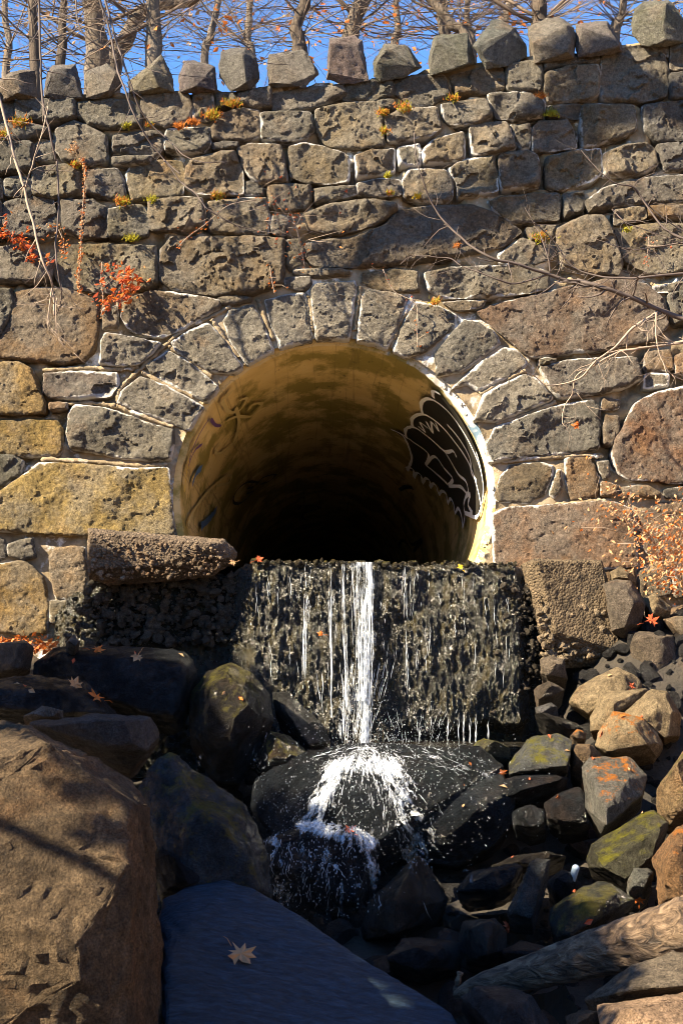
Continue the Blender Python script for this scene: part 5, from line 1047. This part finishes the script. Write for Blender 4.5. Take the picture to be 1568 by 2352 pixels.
branch('bare branch reaching in from the right across the wall', [(6,'1660,190 1568,158 1400,90 1250,30 1150,0 1080,-20',.020,.014,-1.0),(4,'1120,660 960,610 800,560 680,530 560,450 470,360 410,270 370,170 340,60 330,-50',.013,.0025,-1.0),
   (4,'950,605 800,650 700,620 560,570 480,530 320,525 270,560',.007,.002,-1.0),(4,'1660,600 1450,615 1300,625 1150,610 1050,560 960,440 880,370',.010,.003,-1.05),(4,'955,600 940,500 890,380 840,300',.006,.002,-1.0),
   (4,'1660,470 1500,410 1390,280 1340,210 1260,190 1190,140 1100,40',.009,.002,-1.1),(4,'1660,440 1568,410 1420,300 1340,200 1440,140',.006,.002,-1.05),(4,'1660,450 1450,480 1340,495 1240,470 1150,435',.006,.002,-1.1),(4,'1300,620 1320,680 1370,610 1480,590 1400,440',.004,.0015,-1.0),(4,'1240,310 1310,370 1450,420 1600,480',.005,.002,-1.0)], 'twig', twigs=17, seed=7)
branch('lower thin branch from the right edge, its tip curling down over the arch stones', [(6,'1660,240 1568,260 1400,290 1280,310 1180,360 1080,420 1060,500 1020,560 1015,640 1055,665',.010,.002,-1.0),(6,'1450,125 1340,200 1240,300 1150,370 1080,440 950,460 880,420 820,390',.010,.002,-1.0),(6,'1568,270 1300,300 1220,312',.008,.004,-1.0),(6,'1440,130 1450,280 1500,400 1600,450',.006,.002,-1.0)], 'twigp', twigs=13, seed=8)

# ------------------------------------------------------------------ plants on the wall
def leafy(label, t, s, n, size, mats, spread, name='dry_plant', stems=0, seed=1, cat='plant', Y=-0.10, stemlen=0.12):
    rg = random.Random(seed); P2 = pts(t, s); c = at(*P2[-1], Y + .05); root = obj(name, None, loc=c, label=label, cat=cat)
    pth = spline([at(a, b, Y) for a, b in P2], 8) if len(P2) > 1 else [at(*P2[0], Y)]
    if len(P2) > 1: V, F = tube(pth, 0.0035, 5); child('stem', V, F, M['twigp'], root)
    sb = MB()
    for k in range(stems):
        q = rg.choice(pth); d = Vector((rg.gauss(0, .8), -.4 + rg.gauss(0, .3), rg.uniform(-.3, 1))).normalized(); L = stemlen * rg.uniform(.5, 1.4)
        Q = [q, q + d * L * .5 + Vector((rg.gauss(0, .01), 0, rg.gauss(0, .01))), q + d * L + Vector((0, 0, -.02 * rg.random()))]; sb.add(*tube(Q, [.0022, .0018, .001], 4)); pth = pth + [Q[-1]] * (1 if stems else 0)
    if stems: V, F = sb.arr(); child('stems', V, F, M['twigp'], root, kind='stuff')
    for m in mats:
        lb = MB()
        for k in range(n // len(mats)):
            q = rg.choice(pth) + Vector((rg.gauss(0, spread), rg.gauss(0, spread * .5), rg.gauss(0, spread)))
            s_ = size * rg.uniform(.5, 1.3); a = Vector((rg.gauss(0, 1), rg.gauss(0, 1), rg.gauss(0, 1))).normalized(); b = a.orthogonal().normalized(); c2 = a.cross(b)
            Q = [q - b * s_, q - c2 * s_ * .5 + a * s_ * .15, q + b * s_, q + c2 * s_ * .5 + a * s_ * .3, q - a * s_ * .2]
            lb.add([tuple(w) for w in Q], [(0, 1, 4), (1, 2, 4), (2, 3, 4), (3, 0, 4)])
        V, F = lb.arr(); child('leaves', V, F, M[m], root, smooth=False, kind='stuff')
    return root
leafy('clump of crisp red leaves growing from the wall left of the arch', 3, '560,610 600,650 560,720 470,740', 170, .028, ['red', 'oran'], .038, stems=10, seed=2, Y=-.14)
leafy('string of curled tan leaves hanging down the left of the wall', 3, '375,75 392,130 385,250 375,400 372,520 360,620 370,690', 330, .013, ['tan', 'tan', 'oran'], .010, seed=3, Y=-.13, name='dried_vine')
leafy('red and orange dry leaves at the left edge of the wall', 3, '-10,420 60,440 130,480 150,540', 130, .024, ['red', 'oran'], .03, stems=8, seed=4, Y=-.13)
leafy('small orange dry plant right of the forked sapling stem', 3, '270,400 290,450 300,520', 60, .016, ['oran', 'tan'], .022, stems=4, seed=5, Y=-.13)
leafy('tuft of straw stems with orange leaves above the keystone', 3, '1340,330 1370,430 1400,570', 70, .014, ['oran', 'red'], .035, stems=36, stemlen=.22, seed=6, Y=-.13)
leafy('thin straw stem with orange leaves right of the big jutting stone', 3, '1240,570 1250,640 1262,695', 16, .012, ['oran'], .012, stems=3, seed=7, Y=-.16)
leafy('slender reddish vine trailing left of the straw tuft', 3, '1180,265 1050,290 940,380 870,430 820,480', 26, .013, ['oran'], .015, stems=4, seed=8, Y=-.13)
leafy('thin red stem standing below the straw stem beside the red leaf clump', 3, '470,550 465,640 475,720 465,800', 40, .012, ['oran', 'tan'], .012, stems=2, seed=9, Y=-.14)
leafy('pale feathery seed head high on the left of the wall', 1, '330,690 345,665', 40, .014, ['tan'], .018, seed=10, Y=-.12)
leafy('wispy red vine drooping over the right half of the arch', 6, '190,-70 240,30 340,90 345,200 350,290', 24, .010, ['red', 'oran'], .012, stems=3, seed=11, Y=-.10)
leafy('curled dry leaf caught at the tip of the lower right branch', 6, '1060,640 1080,650', 8, .02, ['oran'], .012, seed=12, Y=-1.0, name='dry_leaf', cat='leaf')
leafy('tangle of tan dry weeds at the right foot of the wall', 8, '1290,380 1360,470 1440,540 1480,640 1440,720', 620, .021, ['tan', 'tan', 'tan', 'oran'], .085, stems=60, seed=13, Y=-.35, name='dry_weeds', stemlen=.25)
leafy('dense tan dry weeds cut off by the right edge of the picture', 8, '1560,500 1540,620 1570,720', 480, .022, ['tan', 'tan', 'oran'], .085, stems=40, seed=14, Y=-.4, name='dry_weeds', stemlen=.2)
leafy('sprig of dry red stems with tan leaves near the top right of the wall', 4, '1410,430 1400,560', 24, .012, ['tan', 'red'], .015, stems=5, seed=15, Y=-.12)
def mosst(label, t, x, y, w, mats, seed, n=110):
    rg = random.Random(seed); c = at(*px(t, (x, y)), -.07); root = obj('moss_tuft', None, loc=c, label=label, cat='moss')
    for m in mats:
        mb = MB()
        for k in range(n // len(mats)):
            q = c + Vector((rg.gauss(0, w * .42), rg.gauss(-.01, .014), rg.gauss(0, w * .22))); leaf_quad(mb, q, rg.uniform(.005, .014), rg)
            d = Vector((rg.gauss(0, .6), -.6, rg.uniform(.2, 1))).normalized() * rg.uniform(.012, .035); mb.add(*tube([q, q + d], [.0025, .001], 3))
        V, F = mb.arr(); child('shoots', V, F, M[m], root, smooth=False, kind='stuff')
for k, a in enumerate([('orange moss tuft at the far left below the coping', 1, 90, 565, .09, ['mosso', 'mossy'], 150), ('yellow-green moss patch at the left edge under the first tuft', 1, 15, 620, .06, ['mossy', 'mosso'], 90), ('small yellow moss tuft between two stones high on the left', 1, 580, 582, .04, ['mossy'], 70), ('tiny orange moss tuft right of the small yellow one', 1, 690, 580, .035, ['mosso', 'mossy'], 60),
   ('orange moss clump at the lower left of the big tuft', 1, 825, 582, .05, ['mosso'], 90), ('brown-orange moss clump touching the big tuft', 1, 885, 565, .055, ['mosso'], 90), ('big orange and green moss tuft, largest on the wall', 1, 975, 530, .08, ['mosso', 'mossy'], 200), ('orange moss spilling right from the big tuft', 1, 1065, 478, .075, ['mosso', 'mossy'], 150),
   ('yellow moss tuft under the dark course right of centre', 2, 185, 522, .05, ['mossy', 'mosso'], 100), ('orange moss strip right of the yellow tuft at centre', 2, 290, 498, .075, ['mosso', 'mossy'], 120), ('orange moss below the central pair of tufts', 2, 198, 605, .045, ['mosso', 'mossy'], 90), ('yellow-orange moss at the joint in the middle right course', 2, 512, 455, .055, ['mossy', 'mosso'], 90),
   ('orange leaves of moss beside the light stone at the right', 2, 915, 445, .045, ['mosso'], 60), ('bright yellow moss tuft on the right of the wall', 2, 962, 525, .06, ['mossy'], 130), ('dark yellow moss tuft beside the hanging tan vine', 3, 345, 105, .05, ['mossy', 'mosso'], 80), ('yellow moss with orange stems on the middle left course', 3, 560, 275, .07, ['mossy', 'mosso'], 130),
   ('small yellow moss patch right of the middle left tuft', 3, 700, 265, .045, ['mossy'], 70), ('orange moss tuft over the middle of the wall', 3, 1000, 248, .055, ['mosso', 'mossy'], 110), ('yellow-green moss patch on the ledge line left of the jutting stone', 3, 605, 445, .055, ['mossy'], 100), ('flat yellow moss patch under the right branch', 4, 915, 440, .075, ['mossy', 'mossy', 'mosso'], 150),
   ('pair of yellow leaves of moss under the small stones at centre right', 4, 222, 235, .035, ['mossy', 'mosso'], 50), ('tiny yellow tuft beside the centre right stone', 4, 348, 250, .035, ['ylw'], 40), ('yellow moss bit on the top joint at centre', 4, 210, 155, .035, ['mossy'], 50), ('rusty moss along the joint above the right arch stones', 6, 430, 85, .06, ['mosso', 'mossy'], 90), ('orange bit of moss low on the dark facet at centre right', 4, 530, 480, .03, ['mosso'], 40), ('small olive moss tuft near the top right course', 4, 1310, 405, .035, ['mossy'], 50)]):
    mosst(a[0], a[1], a[2], a[3], a[4], a[5], k + 40, a[6])

# ------------------------------------------------------------------ fallen leaves
MAPLE = [(0, -1.0), (.12, -.35), (.55, -.5), (.42, -.2), (.95, .05), (.6, .12), (.72, .5), (.35, .3), (.25, .55), (.0, 1.0), (-.25, .55), (-.35, .3), (-.72, .5), (-.6, .12), (-.95, .05), (-.42, -.2), (-.55, -.5), (-.12, -.35)]
mob = MB()
for o, V, F in ROCKS: mob.add(V, F)
def fallen(label, t, x, y, size, mat, seed, Yfix=None):
    rg = random.Random(seed); size *= .8; p, nn = on_rock(*px(t, (x, y)))
    if p is None or Yfix is not None: p = at(*px(t, (x, y)), Yfix if Yfix is not None else YW - .2); nn = Vector((0, -.8, .5))
    nn = (nn + Vector((0, -.35, .15))).normalized(); u = nn.orthogonal().normalized(); u.rotate(Matrix.Rotation(rg.uniform(0, 6.3), 3, nn)); w = nn.cross(u)
    V = [(0, 0, 0.25 * size)] + [(a * size, b * size, (0.45 * a * a * rg.choice((1, 1, -.3)) + 0.25 * b * b + 0.25 * rg.random()) * size) for a, b in MAPLE]; n = len(MAPLE)
    Vw = [tuple(u * a + w * b + nn * c for a, b, c in [v]) for v in V]; Vw = [v[0][:] for v in Vw]
    F = [(0, i + 1, (i + 1) % n + 1) for i in range(n)]; mb = MB(); mb.add(Vw, F)
    o = obj('fallen_leaf', mesh('fallen_leaf', mb.arr()[0], mb.arr()[1], M[mat], False), loc=p + nn * .008, label=label, cat='leaf', group='fallen maple leaves')
    st = tube([w * (-1.0 * size), w * (-1.5 * size) + nn * .01, w * (-1.9 * size)], [.002, .0016, .0012], 4); obj('leaf_stalk', mesh('leaf_stalk', *st, M[mat]), o)
for k, a in enumerate([('orange maple leaf upright on the wet ledge under the slab', 9, 450, 135, .062, 'oran'), ('pale ragged leaf on the wet ledge right of the orange one', 9, 630, 168, .06, 'tan'), ('pale folded leaf on the left wet shelf', 9, 342, 290, .062, 'tan'), ('orange leaf slipping down the left wet shelf', 9, 435, 352, .075, 'oran'), ('pale maple leaf lying on the slate-blue slab', 11, 1105, 680, .085, 'tan'),
   ('orange leaf stuck to the weir left of the white streams', 10, -95, 58, .035, 'oran', -.82), ('yellow leaf caught on the lip of the weir at the right', 8, 545, 650, .035, 'ylw', -.74), ('orange leaf at the left foot of the mossy glossy rock', 10, 732, 693, .04, 'oran'), ('red leaf on the pale rocks of the pile', 10, 1325, 298, .04, 'red'), ('rust leaf beside the shiny litter above the log', 12, 1075, 290, .06, 'oran'), ('red leaf below the tall wet slab', 12, 775, 535, .05, 'red'), ('orange leaf wedged right of the hunched rock', 12, 1365, 402, .045, 'oran'),
   ('pale leaf caught at the foot of the dark hump by the splash', 9, 1110, 815, .05, 'tan'), ('brown leaf on the lip of the weir beside the slab', 7, 1190, 615, .045, 'red', -.72), ('pale leaf under the right end of the slab', 7, 1070, 630, .04, 'tan', -.8), ('brown leaf among rubble at the left foot of the wall', 9, 180, 120, .05, 'red'), ('brown curled leaf by the dark gap right of the concrete block', 8, 1420, 895, .07, 'red', -.95), ('red leaf in the white water of the lower fall', 12, 40, 100, .05, 'red')]):
    fallen(*a[:6], k + 5, *(a[6:] or ()))
lb = MB(); rgl = random.Random(9)
for k in range(260):
    u, v = rgl.uniform(-40, 135), rgl.gauss(1478, 10); p = at(u, v + (u * .05), -1.1 + rgl.random() * .3); leaf_quad(lb, p, rgl.uniform(.012, .03), rgl)
V, F = lb.arr(); obj('leaf_litter', mesh('leaf_litter', V, F, M['oran'], False), kind='stuff', label='brown leaf litter at the left foot of the wall', cat='leaves')
for mt, cnt in (('oran', 26), ('red', 34), ('tan', 40)):            # small torn leaves caught in the crevices
    lb = MB()
    for k in range(cnt):
        u, v = (rgl.uniform(1060, 1568), rgl.uniform(1480, 2150)) if rgl.random() < .72 else (rgl.uniform(0, 560), rgl.uniform(1480, 1720)); p, nn = on_rock(u, v)
        if p is None or nn.z < .25 or p.y < -4.4: continue
        a = (nn + Vector((rgl.gauss(0, .35), rgl.gauss(0, .35), rgl.gauss(0, .35)))).normalized(); b = a.orthogonal().normalized(); b.rotate(Matrix.Rotation(rgl.uniform(0, 6.3), 3, a)); c2 = a.cross(b); s_ = rgl.uniform(.010, .026); p = p + nn * .006
        lb.add([tuple(w) for w in (p - b * s_, p - c2 * s_ * .6 + a * s_ * .3, p + b * s_, p + c2 * s_ * .6 + a * s_ * .35, p)], [(0, 1, 4), (1, 2, 4), (2, 3, 4), (3, 0, 4)])
    V, F = lb.arr(); obj('leaf_litter', mesh('leaf_litter', V, F, M[mt], False), kind='stuff', label={'oran': 'orange', 'red': 'red', 'tan': 'tan'}[mt] + ' scraps of dead leaf caught between the rocks', cat='leaves')
# shiny litter among the rocks
prof = [(0.0, .014), (.007, .013), (.013, .010), (.017, .005), (.018, 0), (.018, -.07), (.016, -.075)]; V = []; F = []
c = at(*px(12, (1075, 262)), -3.5)
for r_, z in prof:
    for k in range(20): w = k / 20 * 6.283; V.append((r_ * math.cos(w), r_ * math.sin(w), z))
F = [(i * 20 + k, i * 20 + (k + 1) % 20, (i + 1) * 20 + (k + 1) % 20, (i + 1) * 20 + k) for i in range(len(prof) - 1) for k in range(20)]
lit = obj('bottle', mesh('bottle', V, F, mat_simple('glossy_pale_plastic', (0.26, 0.34, 0.42), 0.12, 0.2, 20, 0.6)), loc=c, label='shiny bluish white rounded bottle end wedged among wet rocks', cat='litter'); lit.rotation_euler = (.5, .2, 0)
# ------------------------------------------------------------------ unseen trees on the near left bank; evergreen crowns placed for their shade
def bank_z(x, y): return bed_z(y) + min(1, max(0, (abs(x) - 2.2) / 9)) ** 2 * 7 + 0.2
E1 = Vector((-SUNL.y, SUNL.x, 0)).normalized() * -1; E2 = (Vector((0, 0, 1)) - SUNL * SUNL.z).normalized()
def shade_tree(label, base, lumps, seed, r0=0.16):
    """added evergreen out of view, leaf lumps set where their shade is wanted; lumps: (point shaded, distance along the sun ray, radii, leaves)"""
    rg = random.Random(seed); bx, by = base; b = Vector((bx, by, bank_z(bx, by) - .1))
    root = obj('shade_evergreen', None, loc=b, label=label, cat='tree'); cs = []
    for (a1, a2, rad, n) in lumps: cs.append((E1 * a1 + E2 * a2 + SUNL * (-7.8 + rg.uniform(-.5, .5)), rad, n))
    hz = max(c.z for c, _, _ in cs) + .8; top = Vector((bx + .3, by + .2, hz))
    V, F = tube(wob(spline([b, b.lerp(top, .35) + Vector((.1, 0, 0)), b.lerp(top, .7), top], 6), .1, 1), np.linspace(r0, .05, 19), 10); child('trunk', V, F, M['barkd'], root)
    lb = MB(); br_ = MB()
    for c, rad, n in cs:
        st = b.lerp(top, max(.25, min(.9, (c.z - .5 - b.z) / (hz - b.z))))
        br_.add(*tube(wob(spline([st, st.lerp(c, .5) + Vector((0, 0, .25)), c], 6), .05, 2), np.linspace(.05, .012, 13), 6))
        for k in range(n):
            while True:
                u = Vector((rg.uniform(-1, 1), rg.uniform(-1, 1), rg.uniform(-1, 1)))
                if u.length < 1 and rg.random() < 1.15 - u.length ** 3: break
            q = c + Vector((u.x * rad, u.y * rad, u.z * rad)); leaf_quad(lb, q, rg.uniform(.035, .085), rg)
            if k % 60 == 0: br_.add(*tube([c, c.lerp(q, .5) + Vector((0, 0, .05)), q], [.012, .008, .004], 4))
    V, F = br_.arr(); child('boughs', V, F, M['barkd'], root, kind='stuff'); V, F = lb.arr(); child('crown', V, F, M['pine'], root, smooth=False, kind='stuff')
shade_tree('unseen evergreen on the left bank, crown shaped to shade the foot of the wall', (-6.6, -3.4), [(0, .6, .42, 1300), (.32, .62, .32, 700), (.65, .0, .52, 1700), (1.1, .08, .38, 900), (1.3, -.42, .52, 1700), (2.0, -.42, .52, 1600), (2.6, -.55, .56, 1900)], 1)
shade_tree('unseen evergreen on the left bank, crown shaped to shade the slab and the lower rocks', (-5.6, -6.6), [(3.2, -.55, .56, 2200), (3.8, -.45, .55, 2200), (4.4, -.42, .55, 2200), (4.95, -.72, .48, 1500), (5.45, -1.0, .36, 700), (3.4, -.05, .42, 800), (3.0, -1.15, .4, 900), (4.25, -1.55, .2, 160)], 2)
TL = 8.0
limb_a = at(1660, 300, 0) - SUNL * TL; limb_b = at(790, 655, 0) - SUNL * TL; lt = Vector((-6.2, -10.4, limb_a.z - .8))
b0 = Vector((-6.3, -10.5, bank_z(-6.3, -10.5)))
bt = obj('bare_tree', None, loc=b0, label='tall bare tree on the near left bank whose long limb shadows the wall', cat='tree')
V, F = tube(wob(spline([b0 - Vector((0, 0, .3)), b0.lerp(lt, .4), lt, lt + Vector((.3, -.3, 3))], 8), .12, 1), np.linspace(.2, .08, 25), 12); child('trunk', V, F, M['bark'], bt)
V, F = tube(wob(spline([lt, lt.lerp(limb_a, .6) + Vector((.5, 0, .3)), limb_a, limb_b.lerp(limb_a, .5) + Vector((0, 0, .1)), limb_b], 8), .04, 1.5), np.interp(np.linspace(0, 1, 33), [0, .5, .8, 1], [.14, .12, .10, .055]), 8); child('limb', V, F, M['bark'], bt)
